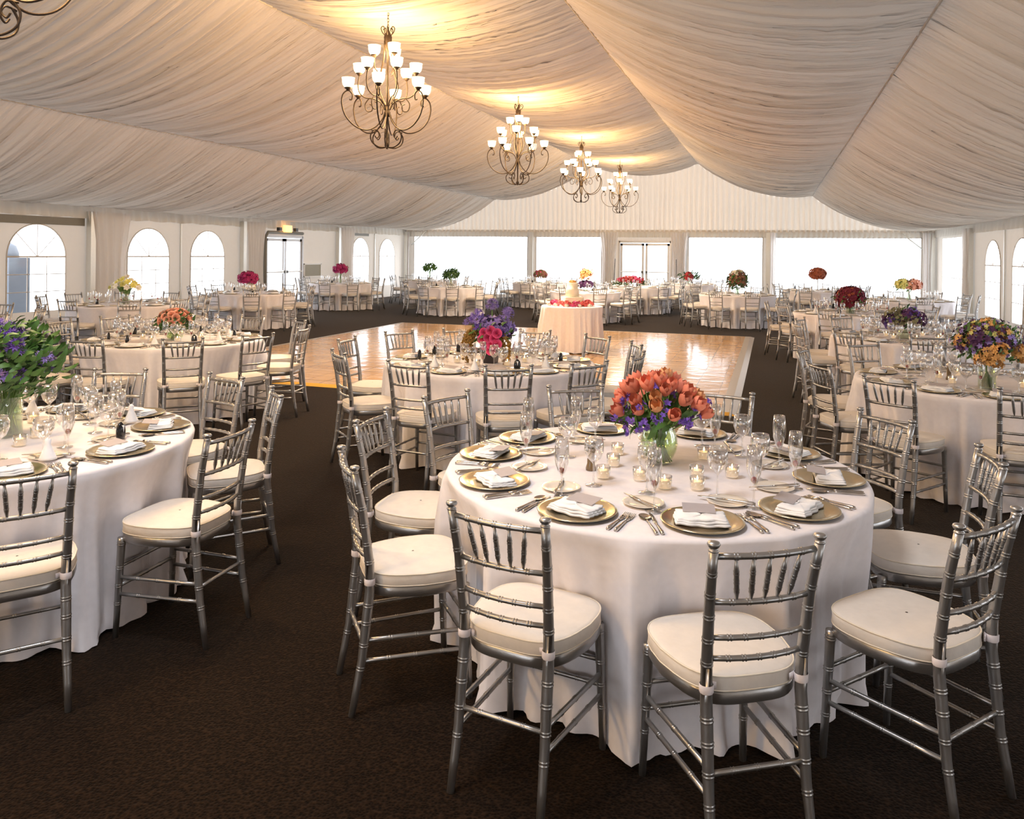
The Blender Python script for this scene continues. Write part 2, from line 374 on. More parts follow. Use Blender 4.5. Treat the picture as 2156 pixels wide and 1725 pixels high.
# far wall: kick strip, header, clear vinyl panels
ops = [(-13.5, -8.80), (-8.46, -5.96), (-5.29, -3.46), (-2.83, -.32), (.03, 4.62)]
q = MB(); x = XL
for a, c in ops + [(XR, XR)]:
    if a > x: q.grid([[(x, YB, 0), (a, YB, 0)], [(x, YB, 2.6), (a, YB, 2.6)]])
    if c > a:
        q.grid([[(a, YB, 2.36 if a != -5.29 else 2.18), (c, YB, 2.36 if a != -5.29 else 2.18)], [(a, YB, 2.6), (c, YB, 2.6)]])
        if a != -5.29: q.grid([[(a, YB, 0), (c, YB, 0)], [(a, YB, .14), (c, YB, .14)]])
    x = c
struct(q.build('wall_back', M_vinyl, smooth=False))
for a, c in ops:
    if a == -5.29: continue
    NWIN[0] += 1; r = struct(empty('window_%d' % NWIN[0], ((a + c) / 2, YB, .14)))
    q = MB(); w = (c - a) / 2; q.grid([[(-w, 0, 0), (w, 0, 0)], [(-w, 0, 2.22), (w, 0, 2.22)]]); q.build('pane', M_pane, r, False)
    q = MB()
    for sx in (-1, 1): q.box((sx * w, -.01, 1.11), (.03, .02, 2.22))
    q.box((0, -.01, 2.2), (2 * w, .02, .03)); q.build('window_frame', MATS['muntin'], r, False)
# aluminium posts in the walls
NT = [10]
def post(x, y, dx=.10, dy=.10, zt=2.5, m=None):
    NT[0] += 1; q = MB(); q.box((x, y, zt / 2), (dx, dy, zt)); return struct(q.build('trim_%d' % NT[0], m or M_post, smooth=False))
for x in (-8.62, -5.75, -3.0, -.14): post(x, YB - .12, .14, .12)
for x in (-5.75 + .25, -3.1): post(x, YB - .05, .05, .05, 2.4, M_white)
post(XL + .14, YB - .14, .16, .16); post(XR - .14, YB - .14, .16, .16)
for y in (23.6, 18.55, 13.4, 8.3, 3.2, -1.9): post(XL + .10, y, .13, .13); post(XR - .10, y + .1, .13, .13)
for y in (26.3, 16.2, 10.9, 5.8): post(XL + .03, y, .035, .035)
post(XR - .03, 20.7, .035, .035)
# mesh vent over the near left window
NT[0] += 1; q = MB(); q.box((XL + .02, 11.5, 2.27), (.02, 3.6, .16)); struct(q.build('trim_%d' % NT[0], M_grey, smooth=False))
NT[0] += 1; q = MB(); q.box((XL + .02, 25.2, 2.31), (.02, 1.3, .09)); struct(q.build('trim_%d' % NT[0], M_grey, smooth=False))
# air outlet flap
o = MB(); o.box((0, 0, 0), (.05, .92, .36)); o = o.build('air_vent', mat('vent_grey', (.36, .36, .30), .7), smooth=False, loc=(XL + .04, 22.1, 1.1)); tag(o, 'grey rectangular air vent low in the left wall right of the glass door', 'vent')
q = MB(); q.box((0, 0, .2), (.07, 1.0, .04)); q.box((0, 0, -.2), (.07, 1.0, .04)); q.box((0, .48, 0), (.07, .04, .42)); q.box((0, -.48, 0), (.07, .04, .42)); q.build('frame', M_white, o, False)
# curtains gathered over the posts
CU = [((XL + .16, 13.25, 0), (XL + .16, 14.45, 0), 5, 'gathered white curtain on the left wall between the near arched windows'),
      ((XL + .16, 18.6, 0), (XL + .16, 19.5, 0), 6, 'gathered white curtain left of the glass door in the left wall'),
      ((XL + .16, 23.65, 0), (XL + .16, 24.6, 0), 5, 'gathered white curtain on the left wall right of the air vent'),
      ((XR - .16, 23.5, 0), (XR - .16, 24.4, 0), 5, 'gathered white curtain on the right wall beside the corner window'),
      ((XR - .16, 18.2, 0), (XR - .16, 18.8, 0), 4, 'gathered white curtain at the right edge of the right wall windows'),
      ((-5.98, YB - .22, 0), (-5.32, YB - .22, 0), 6, 'white curtain left of the double glass door in the far wall'),
      ((-3.44, YB - .22, 0), (-2.82, YB - .22, 0), 6, 'white curtain right of the double glass door in the far wall'),
      ((-.08, YB - .22, 0), (.12, YB - .22, 0), 2, 'narrow white curtain at the post between the two right far windows'),
      ((4.62, YB - .22, 0), (4.9, YB - .22, 0), 3, 'white curtain in the far right corner'),
      ((XL + .2, YB - .22, 0), (-13.62, YB - .22, 0), 3, 'white curtain in the far left corner')]
for i, (a, c, w, lb) in enumerate(CU):
    o = sheet('curtain', (0, 0, 0), Vector(c) - Vector(a), 2.5, .02, w, .045, M_curtain, i * 3, n=w * 14, nz=10, pinch=.5); o.location = a
    tag(o, lb, 'curtain', 'curtains gathered at the tent posts')
# braces
for (a, c, lb) in (((-13.55, 28.76, 2.0), (-12.95, 28.80, 2.55), 'thin metal brace rod at the top of the far left window'), ((4.02, 28.80, 2.48), (4.62, 28.76, 1.98), 'thin metal brace rod at the top of the far right window')):
    q = MB(); q.tube([(0, 0, 0), tuple(Vector(c) - Vector(a))], .022, 6); tag(q.build('brace_rod', M_post, loc=a), lb, 'brace')
# doors
def double_door(name, loc, rz, w, h, dark):
    r = struct(empty(name, loc, rz)); q = MB(); t = .07
    for x in (-w / 2, w / 2): q.box((x, 0, h / 2), (t, .1, h))
    q.box((0, 0, h - t / 2), (w, .1, t)); q.build('door_frame', M_white if not dark else MATS['door_metal'], r, False)
    for s in (-1, 1):
        q = MB(); lw = w / 2 - t; cx = s * (w / 4 - .01)
        for x in (-lw / 2 + .04, lw / 2 - .04): q.box((cx + x, 0, h / 2 - .04), (.08, .05, h - .1))
        q.box((cx, 0, h - .13), (lw, .05, .08)); q.box((cx, 0, .1), (lw, .05, .18)); d = q.build('door_leaf', MATS['door_metal'], r, False)
        q = MB(); q.grid([[(cx - lw / 2, .01, .12), (cx + lw / 2, .01, .12)], [(cx - lw / 2, .01, h - .1), (cx + lw / 2, .01, h - .1)]]); q.build('glass_pane', M_pane, d, False)
        q = MB(); q.tube([(cx - lw / 2 + .02, -.06, 1.08), (cx + lw / 2 - .02, -.06, 1.08)], .018, 8); q.box((cx - s * (lw / 2 - .05), -.05, 1.08), (.07, .07, .09)); q.build('push_bar', [M_white], d, False)
        q = MB(); q.box((cx - s * (lw / 2 - .05), -.07, 1.08), (.055, .06, .075)); q.build('lock', M_dark, d, False)
mat('door_metal', (.52, .52, .53), .4, .3)
double_door('door_1', (-4.375, YB - .02, 0), 0, 1.86, 2.2, True)
double_door('door_2', (XL + .03, 20.56, 0), R(90), 1.9, 2.16, True)
q = MB(); q.tube([(XL + .14, 19.5, 0), (XL + .14, 19.5, 2.1), (XL + .14, 19.62, 2.24), (XL + .14, 21.4, 2.24)], .045, 8); NT[0] += 1; struct(q.build('trim_%d' % NT[0], M_grey))
# amber exit light
s = MB(); s.box((0, 0, 0), (.08, .34, .2)); s = s.build('exit_light', M_amber, smooth=False, loc=(XL + .2, 20.5, 2.36)); tag(s, 'glowing amber exit light above the glass door in the left wall', 'exit light')
for yy in (-.42, .42): q = MB(); q.box((0, yy, -.02), (.1, .12, .1)); q.build('lamp_head', M_dark, s, False)
# light poles leaning by the far doors
for x, lb in ((-5.45, 'thin dark rod leaning left of the far double door'), (-3.22, 'thin dark rod leaning right of the far double door')):
    q = MB(); q.tube([(0, 0, 0), (.06 if x < -4 else 0, 0, 1.55)], .012, 5); tag(q.build('rod', M_dark, loc=(x, YB - .35, 0)), lb, 'rod')
# outside: pale ground and a grey utility cabinet
q = MB(); q.box((0, 12, -.35), (160, 160, .1)); struct(q.build('ground', mat('pale_ground', (.75, .78, .78), .9), smooth=False))
q = MB(); q.box((0, 0, .9), (.8, .5, 1.8)); q = q.build('utility_cabinet', mat('cabinet_grey', (.09, .105, .13), .6), smooth=False, loc=(-15.7, 12.98, -.3)); tag(q, 'blue-grey cabinet standing outside behind the nearest arched window', 'cabinet')
o = MB(); o.lathe([(.25, 0), (.25, .1), (.20, .25), (.08, .33)], 14, (0, 0, 1.8)); o.build('cover', MATS['cabinet_grey'], q)

# ------------------------------------------------------------------ chandeliers
def spl(pts, n=5):
    out = []; P = [pts[0]] + list(pts) + [pts[-1]]
    for i in range(1, len(P) - 2):
        for k in range(n):
            t = k / n; a, b, c, d = P[i - 1], P[i], P[i + 1], P[i + 2]
            out.append(tuple(.5 * ((2 * b[j]) + (-a[j] + c[j]) * t + (2 * a[j] - 5 * b[j] + 4 * c[j] - d[j]) * t * t + (-a[j] + 3 * b[j] - 3 * c[j] + d[j]) * t ** 3) for j in range(len(b))))
    out.append(tuple(pts[-1])); return out
def rz_arm(prof, ang): return [(r * math.cos(ang), r * math.sin(ang), z) for r, z in prof]
def make_chandelier():
    root = empty('chandelier')   # origin at the lowest point, z up
    q = MB(); q.lathe([(.005, -.02), (.02, 0), (.03, .03), (.012, .06), (.012, .36), (.035, .38), (.04, .42), (.02, .46), (.014, .5), (.014, 1.15), (.03, 1.2), (.045, 1.28), (.05, 1.33), (.03, 1.38), (.012, 1.42), (.012, 1.45)], 12); q.build('stem', M_bronze, root)
    for k in range(6):
        a = k * PI / 3 + .3
        q = MB(); q.tube(rz_arm(spl([(.03, .42), (.06, .34), (.14, .24), (.26, .19), (.40, .23), (.51, .34), (.555, .48), (.54, .59), (.48, .64), (.43, .60), (.435, .54), (.465, .535)]), a), .0085, 6)
        q.lathe([(.02, 0), (.028, .015), (.05, .03), (.012, .05)], 8, (.48 * math.cos(a), .48 * math.sin(a), .64))
        arm = q.build('arm', M_bronze, root)
        cup(arm, .48 * math.cos(a), .48 * math.sin(a), .67)
        q = MB(); q.tube(rz_arm(spl([(.17, .2), (.21, .13), (.19, .05), (.11, .0), (.03, .0)]), a + .1), .008, 6)
        q.tube(rz_arm(spl([(.20, .19), (.13, .2), (.10, .14), (.13, .10), (.155, .13)]), a + .1), .007, 5); q.build('scroll', M_bronze, root)
    for k in range(6):
        a = k * PI / 3 + .82
        q = MB(); q.tube(rz_arm(spl([(.03, .45), (.08, .54), (.17, .585), (.27, .60), (.34, .66), (.36, .76), (.345, .87)]), a), .0075, 6)
        q.tube(rz_arm(spl([(.22, .595), (.27, .52), (.25, .44), (.19, .44), (.18, .50), (.215, .52)]), a), .0065, 5)
        q.lathe([(.018, 0), (.026, .015), (.045, .03), (.012, .045)], 8, (.345 * math.cos(a), .345 * math.sin(a), .865))
        arm = q.build('arm', M_bronze, root); cup(arm, .345 * math.cos(a), .345 * math.sin(a), .89)
    for k in range(3):
        a = k * 2 * PI / 3 + .5
        q = MB(); q.tube(rz_arm(spl([(.04, 1.3), (.05, 1.1), (.09, .9), (.12, .75), (.08, .62), (.02, .5)]), a), .0075, 6)
        q.tube(rz_arm(spl([(.09, .88), (.15, .95), (.16, 1.02), (.16, 1.08)]), a + .5), .0075, 6)
        q.lathe([(.018, 0), (.026, .015), (.045, .03), (.012, .045)], 8, (.16 * math.cos(a + .5), .16 * math.sin(a + .5), 1.08))
        arm = q.build('arm', M_bronze, root); cup(arm, .16 * math.cos(a + .5), .16 * math.sin(a + .5), 1.105)
        q = MB(); q.tube(rz_arm(spl([(.045, 1.28), (.06, 1.05), (.11, .85), (.15, .70), (.06, .52)]), a + 1.0), .0075, 6); q.build('rod', M_bronze, root)
    for k in range(5):
        a = k * 2 * PI / 5
        q = MB(); q.tube(rz_arm(spl([(.03, 1.34), (.07, 1.38), (.085, 1.43), (.06, 1.455), (.045, 1.43), (.06, 1.41)]), a), .006, 5); q.build('crown_scroll', M_bronze, root)
    q = MB()
    for k in range(9):
        z = 1.46 + k * .037
        pts = [(.011 * math.cos(t) * (1 if k % 2 else 0), .011 * math.cos(t) * (0 if k % 2 else 1), z + .026 * math.sin(t)) for t in [2 * PI * j / 8 for j in range(9)]]
        q.tube(pts, .0035, 4, False)
    q.build('chain', M_bronze, root)
    return root
def cup(parent, x, y, z):
    q = MB(); q.lathe([(.022, 0), (.045, .010), (.064, .035), (.073, .07), (.074, .105), (.079, .118), (.072, .112), (.066, .07), (.055, .035), (.02, .02)], 14, (x, y, z), cap0=False, cap1=False)
    q.build('glass_shade', M_shade, parent)
ch = prep(make_chandelier())
CHY = [3.5, 8.68, 13.87, 18.95, 24.1]
CHN = ['nearest bronze chandelier cut off by the top left corner', 'largest fully visible bronze chandelier with lit glass shades', 'second fully visible bronze chandelier from the left', 'third fully visible bronze chandelier from the left', 'farthest and smallest bronze chandelier before the gable drape']
for y, lb in zip(CHY, CHN):
    place(ch, (XC, y, 2.97), R(17 * y), lb, 'chandelier', 'bronze chandeliers along the tent ridge')
for k, y in enumerate([-1.6] + CHY):  # first entry adds unseen lights behind the camera, with no chandelier there
    if k > 0:
        ad = bpy.data.lights.new('added_downlight', 'AREA'); ad.shape = 'DISK'; ad.size = .5; ad.energy = (0, 9, 40, 55, 65, 65)[k]; ad.color = (1, .87, .72)  # downlight added below each chandelier to brighten the tabletops
        ao = bpy.data.objects.new('added_downlight', ad); COL.objects.link(ao); ao.location = (XC, y, 2.90)
    for z, w, rad in ((3.72, .55, .38), (4.10, .45, .18)):
        ld = bpy.data.lights.new('chandelier_and_added_light', 'POINT'); ld.energy = LAMP_W * w; ld.color = LAMP_C; ld.shadow_soft_size = rad
        lo = bpy.data.objects.new('chandelier_and_added_light', ld); COL.objects.link(lo); lo.location = (XC, y, z)


# ------------------------------------------------------------------ tables: centre, seat angles, ring of chair tops, level of detail
def ph(p, n=10): return [p + 360.0 / n * k for k in range(n)]
TABLES = [  # key, label stem, centre, [(angle, r)], lod
    ('tulip', 'coral tulip table', (-.506, 3.595), [(-103, 1.30), (-68, 1.34), (-35, 1.40), (4, 1.36), (38, 1.34), (79, 1.27), (119, 1.27), (155, 1.36), (-176, 1.35), (-141, 1.35)], 2),
    ('bluebell', 'blue bouquet table', (-3.64, 2.97), [(a, 1.34) for a in (2, 43, 75, 110, 146, -178, -142, -108, -72, -36)], 2),
    ('magenta', 'pink rose table', (-2.34, 6.6), [(-177, 1.38), (-133, 1.36), (150, 1.42), (-97, 1.34), (-65, 1.35), (-38, 1.36), (-8, 1.34), (26, 1.32), (57, 1.32), (90, 1.38), (123, 1.42)], 2),
    ('peach', 'peach rose table', (-6.05, 6.97), [(-107, 1.5), (-80, 1.41), (-46, 1.5), (-20, 1.52), (13, 1.42), (50, 1.36), (90, 1.36), (123, 1.42), (156, 1.52), (-178, 1.52), (-143, 1.5)], 2),
    ('apricot', 'orange stock table', (1.55, 6.97), [(-155, 1.34), (-124, 1.46), (-92, 1.38), (-57, 1.35), (-21, 1.35), (15, 1.35), (51, 1.35), (87, 1.35), (123, 1.35), (163, 1.35)], 2),
    ('hydrangea', 'purple hydrangea table', (1.6, 10.45), [(-128, 1.33), (-93, 1.32), (-57, 1.33), (-21, 1.33), (15, 1.33), (53, 1.5), (88, 1.33), (122, 1.35), (158, 1.35), (-165, 1.35)], 2),
    ('burgundy', 'burgundy bouquet table', (1.25, 14.5), [(a, 1.35) for a in (-108, -73, -37, 8, 42, 74, 108, 142, 174, -144)], 1),
    ('daffodil', 'yellow daffodil table', (-10.61, 11.06), [(a, 1.36) for a in (-84, -44, -10, 27, 63, 99, 135, 173, -153, -117)], 1),
    ('corner', 'bouquetless left edge table', (-10.3, 7.4), [(a, 1.34) for a in ph(-6)], 1),
    ('orchid', 'large magenta orchid table', (-11.05, 15.2), [(a, 1.36) for a in ph(-55)], 0),
    ('smallorchid', 'small magenta orchid table', (-12.2, 21.0), [(a, 1.3) for a in ph(-80)], 0),
    ('greenlow', 'low green foliage table', (-8.49, 20.6), [(a, 1.33) for a in ph(-102)], 0),
    ('greentall', 'high green foliage table', (-11.0, 24.8), [(a, 1.33) for a in ph(-70)], 0),
    ('brown', 'brown ball table', (-7.05, 24.6), [(a, 1.33) for a in ph(-95)], 0),
    ('orange', 'orange lily table', (-4.51, 19.9), [(a, 1.35) for a in ph(-62)], 0),
    ('garland', 'long red garland table', (-3.72, 23.5), [(a, 1.35) for a in ph(-86)], 0),
    ('redspray', 'red spray table', (-2.6, 26.7), [(a, 1.33) for a in ph(-75)], 0),
    ('whitetop', 'dark berry table', (-.8, 20.15), [(a, 1.35) for a in ph(-73)], 0),
    ('tallorange', 'tall orange ball table', (1.2, 23.7), [(a, 1.33) for a in ph(-70)], 0),
    ('pastel', 'pastel spray table', (2.88, 19.5), [(a, 1.35) for a in ph(-86)], 0),
]
HR = ['twelve', 'one', 'two', 'three', 'four', 'five', 'six', 'seven', 'eight', 'nine', 'ten', 'eleven']
def clock(a):
    k = round(((90 - a) % 360) / 15) % 24
    return (HR[k // 2] + " o'clock") if k % 2 == 0 else ('half past ' + HR[k // 2])
def inward(a): return R(a) + PI / 2     # rotation so local +y looks at the table centre

# ------------------------------------------------------------------ chiavari chair (origin on the floor under the seat centre, +y = front)
def turned(q, p0, p1, r0, r1, rings, n=10, ringr=1.28, bow=None, taper_end=False):
    """turned rod with pairs of raised rings at fractions `rings`"""
    p0 = Vector(p0); p1 = Vector(p1); L = (p1 - p0).length; ts = [(0, 1), (1, 1)]
    for f in rings:
        for d in (-.0046, .0046):
            g = d / L; w = .0022 / L
            ts += [(f + g - w * 1.5, 1), (f + g - w, 1), (f + g, 1 + (ringr - 1) * .75), (f + g + w, 1), (f + g + w * 1.5, 1)]
    ts.sort(); pts = []; rr = []
    for t, k in ts:
        if t < 0 or t > 1: continue
        p = p0.lerp(p1, t)
        if bow: p = p + Vector(bow) * (4 * t * (1 - t))
        pts.append(p); r = r0 + (r1 - r0) * t
        if taper_end: r *= .45 + .55 * min(1, math.sin(PI * t) * 1.6)
        rr.append(r * k)
    q.tube(pts, rr, n)
def post_xy(z):
    """rear post centre line: (|x|, y) at height z"""
    P = [(0, .158, -.262), (.2, .153, -.225), (.45, .150, -.198), (.55, .151, -.200), (.75, .158, -.228), (.90, .165, -.262)]
    for (a, xa, ya), (b, xb, yb) in zip(P, P[1:]):
        if z <= b: t = (z - a) / (b - a); t2 = t; return xa + (xb - xa) * t2, ya + (yb - ya) * t2
    return P[-1][1:]
def seat_outline(k=1.0, n=40, dy=0):
    """D-shaped seat: wide rounded front, narrower back"""
    pts = []
    for i in range(n):
        t = 2 * PI * i / n; c, s = math.cos(t), math.sin(t)
        e = 2 / 3.6; x = abs(c) ** e * (1 if c >= 0 else -1); y = abs(s) ** e * (1 if s >= 0 else -1)
        wx = .205 if y > 0 else .205 - .035 * (-y)
        pts.append((x * wx * k, y * .2 * k + dy))
    return pts
def ring(o, z, dz=0): return [(x, y, z) for x, y in o]
def cushion_mesh(q, n=40):
    q.mi = 0
    prof = [(.93, .462), (.985, .464), (1.0, .470), (.992, .487), (1.0, .503), (.985, .509), (.93, .513), (.7, .519), (.35, .523), (.02, .524)]
    q.grid([ring(seat_outline(k, n), z) for k, z in prof], True)
    q.cap(0, n, True)
def frame_mesh(q, n=40):
    q.grid([ring(seat_outline(k, n), z) for k, z in ((.86, .425), (.97, .425), (.99, .432), (.99, .458), (.97, .463), (.86, .463))] + [ring(seat_outline(.86, n), .425)], True)
    q.grid([ring(seat_outline(k, n), .460) for k in (.86, .01)], True)
def make_chair_full():
    r = empty('banquet_chair')
    for s in (-1, 1):
        q = MB(); zs = [0, .1, .2, .3, .45, .55, .65, .75, .83, .90]; pts = []; rr = []
        rings = [.17, .255, .335, .40, .56, .63, .70, .765, .83]
        allz = sorted(zs + [g + d for g in rings for d in (-.009, -.0072, -.0050, -.0028, 0, .0028, .0050, .0072, .009)])
        for z in allz:
            x, y = post_xy(z); base = .0125 + .0055 * min(1, z / .35) if z < .45 else .018 - .004 * ((z - .45) / .45)
            k = 1.0
            for g in rings:
                if abs(abs(z - g) - .0050) < 1e-6: k = 1.11
            pts.append((s * x, y, z)); rr.append(base * k)
        q.tube(pts, rr, 12)
        x, y = post_xy(.9); q.lathe([(.0145, 0), (.016, .003), (.0135, .006), (.010, .009), (.0155, .013), (.019, .02), (.0165, .026), (.006, .029)], 12, (s * x, y, .898))
        q.build('leg', M_silver, r)
        q = MB(); turned(q, (s * .172, .165, .44), (s * .182, .185, 0), .0175, .012, [.06, .30, .48, .66], 12, 1.18); q.build('leg', M_silver, r)
    q = MB(); frame_mesh(q); q.build('seat_frame', M_silver, r, auto=40)
    q = MB(); cushion_mesh(q); cu = q.build('cushion', M_cushion, r)
    q = MB()
    for k, z in ((.994, .508), (.992, .467)):
        o = seat_outline(k, 40); q.tube([(x, y, z) for x, y in o + [o[0]]], .0028, 5, False)
    q.build('piping', M_pipe, cu)
    for s in (-1, 1):
        x, y = post_xy(.49); q = MB(); q.lathe([(.0195, -.012), (.0205, -.010), (.0205, .010), (.0195, .012)], 12, (s * x, y, .487), cap0=False, cap1=False)
        q.box((s * (x - .02), y + .012, .487), (.03, .006, .018), s * .5); q.build('strap', M_strap, cu)
    rails = [(.882, .0095), (.742, .009), (.635, .0085), (.572, .0085)]
    for i, (z, rad) in enumerate(rails):
        x, y = post_xy(z); q = MB(); turned(q, (-x + .012, y, z), (x - .012, y, z), rad, rad, [.17, .335, .5, .665, .83], 10, 1.3, (0, -.020, 0)); q.build('top_rail' if i == 0 else 'back_rail', M_silver, r)
    for k in range(5):
        f = [.17, .335, .5, .665, .83][k]; x1, y1 = post_xy(.882); x0, y0 = post_xy(.742); b = -.020 * 4 * f * (1 - f)
        f0 = .5 + (f - .5) * .84
        q = MB(); turned(q, ((f * 2 - 1) * (x1 - .012), y1 + b, .876), ((f0 * 2 - 1) * (x0 - .012), y0 + b, .748), .0080, .0080, [.34, .56, .78], 8, 1.22, None, True); q.build('spindle', M_silver, r)
    for s in (-1, 1):
        for z in (.27, .195):
            x, y = post_xy(z); q = MB(); turned(q, (s * x, y, z), (s * .177, .175, z - .003), .0085, .0085, [.25, .5, .75], 8, 1.3); q.build('stretcher', M_silver, r)
    x, y = post_xy(.255); q = MB(); turned(q, (-x, y, .255), (x, y, .255), .0085, .0085, [.25, .5, .75], 8, 1.3); q.build('stretcher', M_silver, r)
    for z in (.31, .225):
        q = MB(); turned(q, (-.176, .175, z), (.176, .175, z), .0085, .0085, [.25, .5, .75], 8, 1.3); q.build('stretcher', M_silver, r)
    return prep(r)
def make_chair_simple(n=6, rings=True):
    r = empty('banquet_chair'); q = MB(); rg = [.25, .5, .75] if rings else []
    for s in (-1, 1):
        pts = []; rr = []
        for z in ([0, .2, .33, .335, .345, .35, .45, .55, .62, .625, .635, .64, .75, .9] if rings else [0, .2, .45, .55, .75, .9]):
            x, y = post_xy(z); pts.append((s * x, y, z)); rr.append((.0165 if .1 < z < .7 else .0135) * (1.25 if z in (.335, .345, .625, .635) else 1))
        q.tube(pts, rr, n); x, y = post_xy(.9); q.blob((s * x, y, .908), .017, 6, 4)
        turned(q, (s * .172, .165, .44), (s * .182, .185, 0), .0165, .012, [.3] if rings else [], n, 1.18)
    frame_mesh(q, 20)
    for z, rad in ((.882, .0095), (.742, .009), (.635, .0085), (.572, .0085)):
        x, y = post_xy(z); turned(q, (-x, y, z), (x, y, z), rad, rad, [.25, .5, .75] if rings else [.5], n, 1.3, (0, -.02, 0))
    for k in range(5):
        f = [.17, .335, .5, .665, .83][k]; x1, y1 = post_xy(.882); x0, y0 = post_xy(.742); f0 = .5 + (f - .5) * .84; b = -.02 * 4 * f * (1 - f)
        q.tube([((f * 2 - 1) * x1, y1 + b, .882), ((f + f0 - 1) * (x0 + x1) / 2, (y0 + y1) / 2 + b, .81), ((f0 * 2 - 1) * x0, y0 + b, .742)], [.005, .0085, .005], 5)
    for s in (-1, 1):
        for z in (.27, .195): x, y = post_xy(z); turned(q, (s * x, y, z), (s * .177, .175, z), .0085, .0085, rg, n)
    x, y = post_xy(.255); q.tube([(-x, y, .255), (x, y, .255)], .0085, n)
    for z in (.31, .225): q.tube([(-.176, .175, z), (.176, .175, z)], .0085, n)
    q.build('frame', M_silver, r)
    q = MB(); cushion_mesh(q, 20); q.build('cushion', M_cushion, r)
    return prep(r)
CH = {2: make_chair_full(), 1: make_chair_simple(8, True), 0: make_chair_simple(6, False)}
TWIST = {('tulip', -68): 9, ('tulip', -103): 3, ('tulip', -35): -5}
for key, tn, c, seats, lod in TABLES:
    for a, rt in seats:
        tw = TWIST.get((key, a), ((a * 7) % 9 - 4) * (.6 if lod == 2 else 1))
        x, y = c[0] + rt * math.cos(R(a)) - .262 * math.cos(R(a + tw)), c[1] + rt * math.sin(R(a)) - .262 * math.sin(R(a + tw))
        if key == 'bluebell' and a in (146, -178, -142, -108, -72): continue
        if x < XL + .45 or x > XR - .45 or y > YB - .6: continue
        place(CH[lod], (x, y, 0), inward(a) + R(tw), f'silver chair with ivory cushion, {clock(a)} seat of the {tn}', 'chair', 'silver banquet chairs')

# ------------------------------------------------------------------ tablecloths
def tablecloth(key, tn, c, seats, lod, rtop=.915, label=None, z0=.762):
    rnd = random.Random(hash(key) % 1000 if False else sum(map(ord, key)))
    NA = 300 if lod == 2 else 160; rows = []
    off = [rnd.uniform(0, 50) for _ in range(3)]
    def m(th):
        best = 999
        for a, _ in seats:
            d = abs((math.degrees(th) - a + 180) % 360 - 180); best = min(best, d)
        return max(0, min(1, (17.5 - best) / 6)) if seats else .3
    prof = [(0, z0, 0), (.4, z0, 0), (.75, z0, 0), (.97, z0, 0), (.992, z0 - .004, 0), (1.0, z0 - .016, .02), (1.004, z0 - .05, .10), (1, z0 - .12, .24), (1, z0 - .22, .42), (1, z0 - .34, .58), (1, z0 - .46, .72), (1, z0 - .58, .85), (1, .08, .95), (1, .02, 1.0), (1, .004, 1.05)]
    for k, z, t in prof:
        row = []
        for j in range(NA):
            th = 2 * PI * j / NA; cx, sx = math.cos(th), math.sin(th)
            w = mnoise.noise((cx * 3.6 + off[0], sx * 3.6, t * .35)) * 1.1 + .75 * mnoise.noise((cx * 8 + off[1], sx * 8, t * .4 + off[2])) + (.28 * mnoise.noise((cx * 19, sx * 19 + off[0], t * .3)) if lod == 2 else 0)
            mm = m(th); w = w * (1 - .55 * mm)
            r = rtop * k
            if t > 0: r += -.078 * mm * min(1, t * 2.2) + t * (.045 * (1 - mm)) + min(1, t * 1.7) * .10 * w
            zz = z
            if t >= 1: zz = z + .012 * (1 + math.sin(th * 23 + off[1])) * (1 if t < 1.04 else .6); r += .02 * math.sin(th * 31 + off[0])
            row.append((max(r, 0.0001) * cx, max(r, 0.0001) * sx, zz))
        rows.append(row)
    q = MB(); q.grid(rows, True)
    o = q.build('tablecloth', M_cloth, loc=(c[0], c[1], 0))
    tag(o, label or f'floor-length white round tablecloth of the {tn}', 'tablecloth', 'round white tablecloths'); return o
for T in TABLES: tablecloth(*T)
TZ = .7625

# ------------------------------------------------------------------ tableware prototypes (origin at the base)
def lathe_obj(name, prof, m, n=20, **k):
    q = MB(); q.lathe(prof, n, **k); return q.build(name, m)
P_charger = lathe_obj('charger_plate', [(.0, .004), (.10, .004), (.108, .007), (.137, .015), (.147, .016), (.1475, .014), (.135, .009), (.10, .0), (0, 0)], M_charger, 40)
P_bread = lathe_obj('bread_plate', [(.0, .003), (.05, .003), (.056, .006), (.078, .012), (.080, .011), (.06, .003), (.045, 0), (0, 0)], M_china, 28)
def wine_prof(): return [(.0, .003), (.034, .002), (.036, .001), (.034, .004), (.012, .007), (.0045, .014), (.0038, .05), (.0042, .088), (.012, .098), (.030, .115), (.0405, .145), (.040, .172), (.035, .197), (.0343, .1965), (.039, .172), (.0395, .146), (.029, .117), (.010, .101), (0, .099)]
def flute_prof(): return [(.0, .003), (.030, .002), (.032, .001), (.030, .004), (.009, .007), (.004, .014), (.0038, .055), (.005, .082), (.015, .10), (.026, .135), (.0290, .165), (.0275, .20), (.0235, .235), (.0228, .2345), (.0268, .20), (.028, .165), (.025, .136), (.014, .103), (.003, .088), (0, .087)]
P_wine = lathe_obj('wine_glass', wine_prof(), M_glass, 20)
P_flute = lathe_obj('champagne_flute', flute_prof(), M_glass, 18)
P_goblet = lathe_obj('water_goblet', [(r * 1.12, z * .93) for r, z in wine_prof()], M_glass, 20)
P_wine0 = lathe_obj('wine_glass', wine_prof()[:13], M_glass, 8)
P_flute0 = lathe_obj('champagne_flute', flute_prof()[:13], M_glass, 8)
q = MB(); 
for i in range(26):
    t = i * 2.4; zz = -1 + 2 * (i + .5) / 26; rr = math.sqrt(1 - zz * zz); q.blob((.0085 * rr * math.cos(t), .0085 * rr * math.sin(t), .0105 + .0095 * zz), .0038, 5, 4)
P_berry = q.build('raspberry', M_berry)
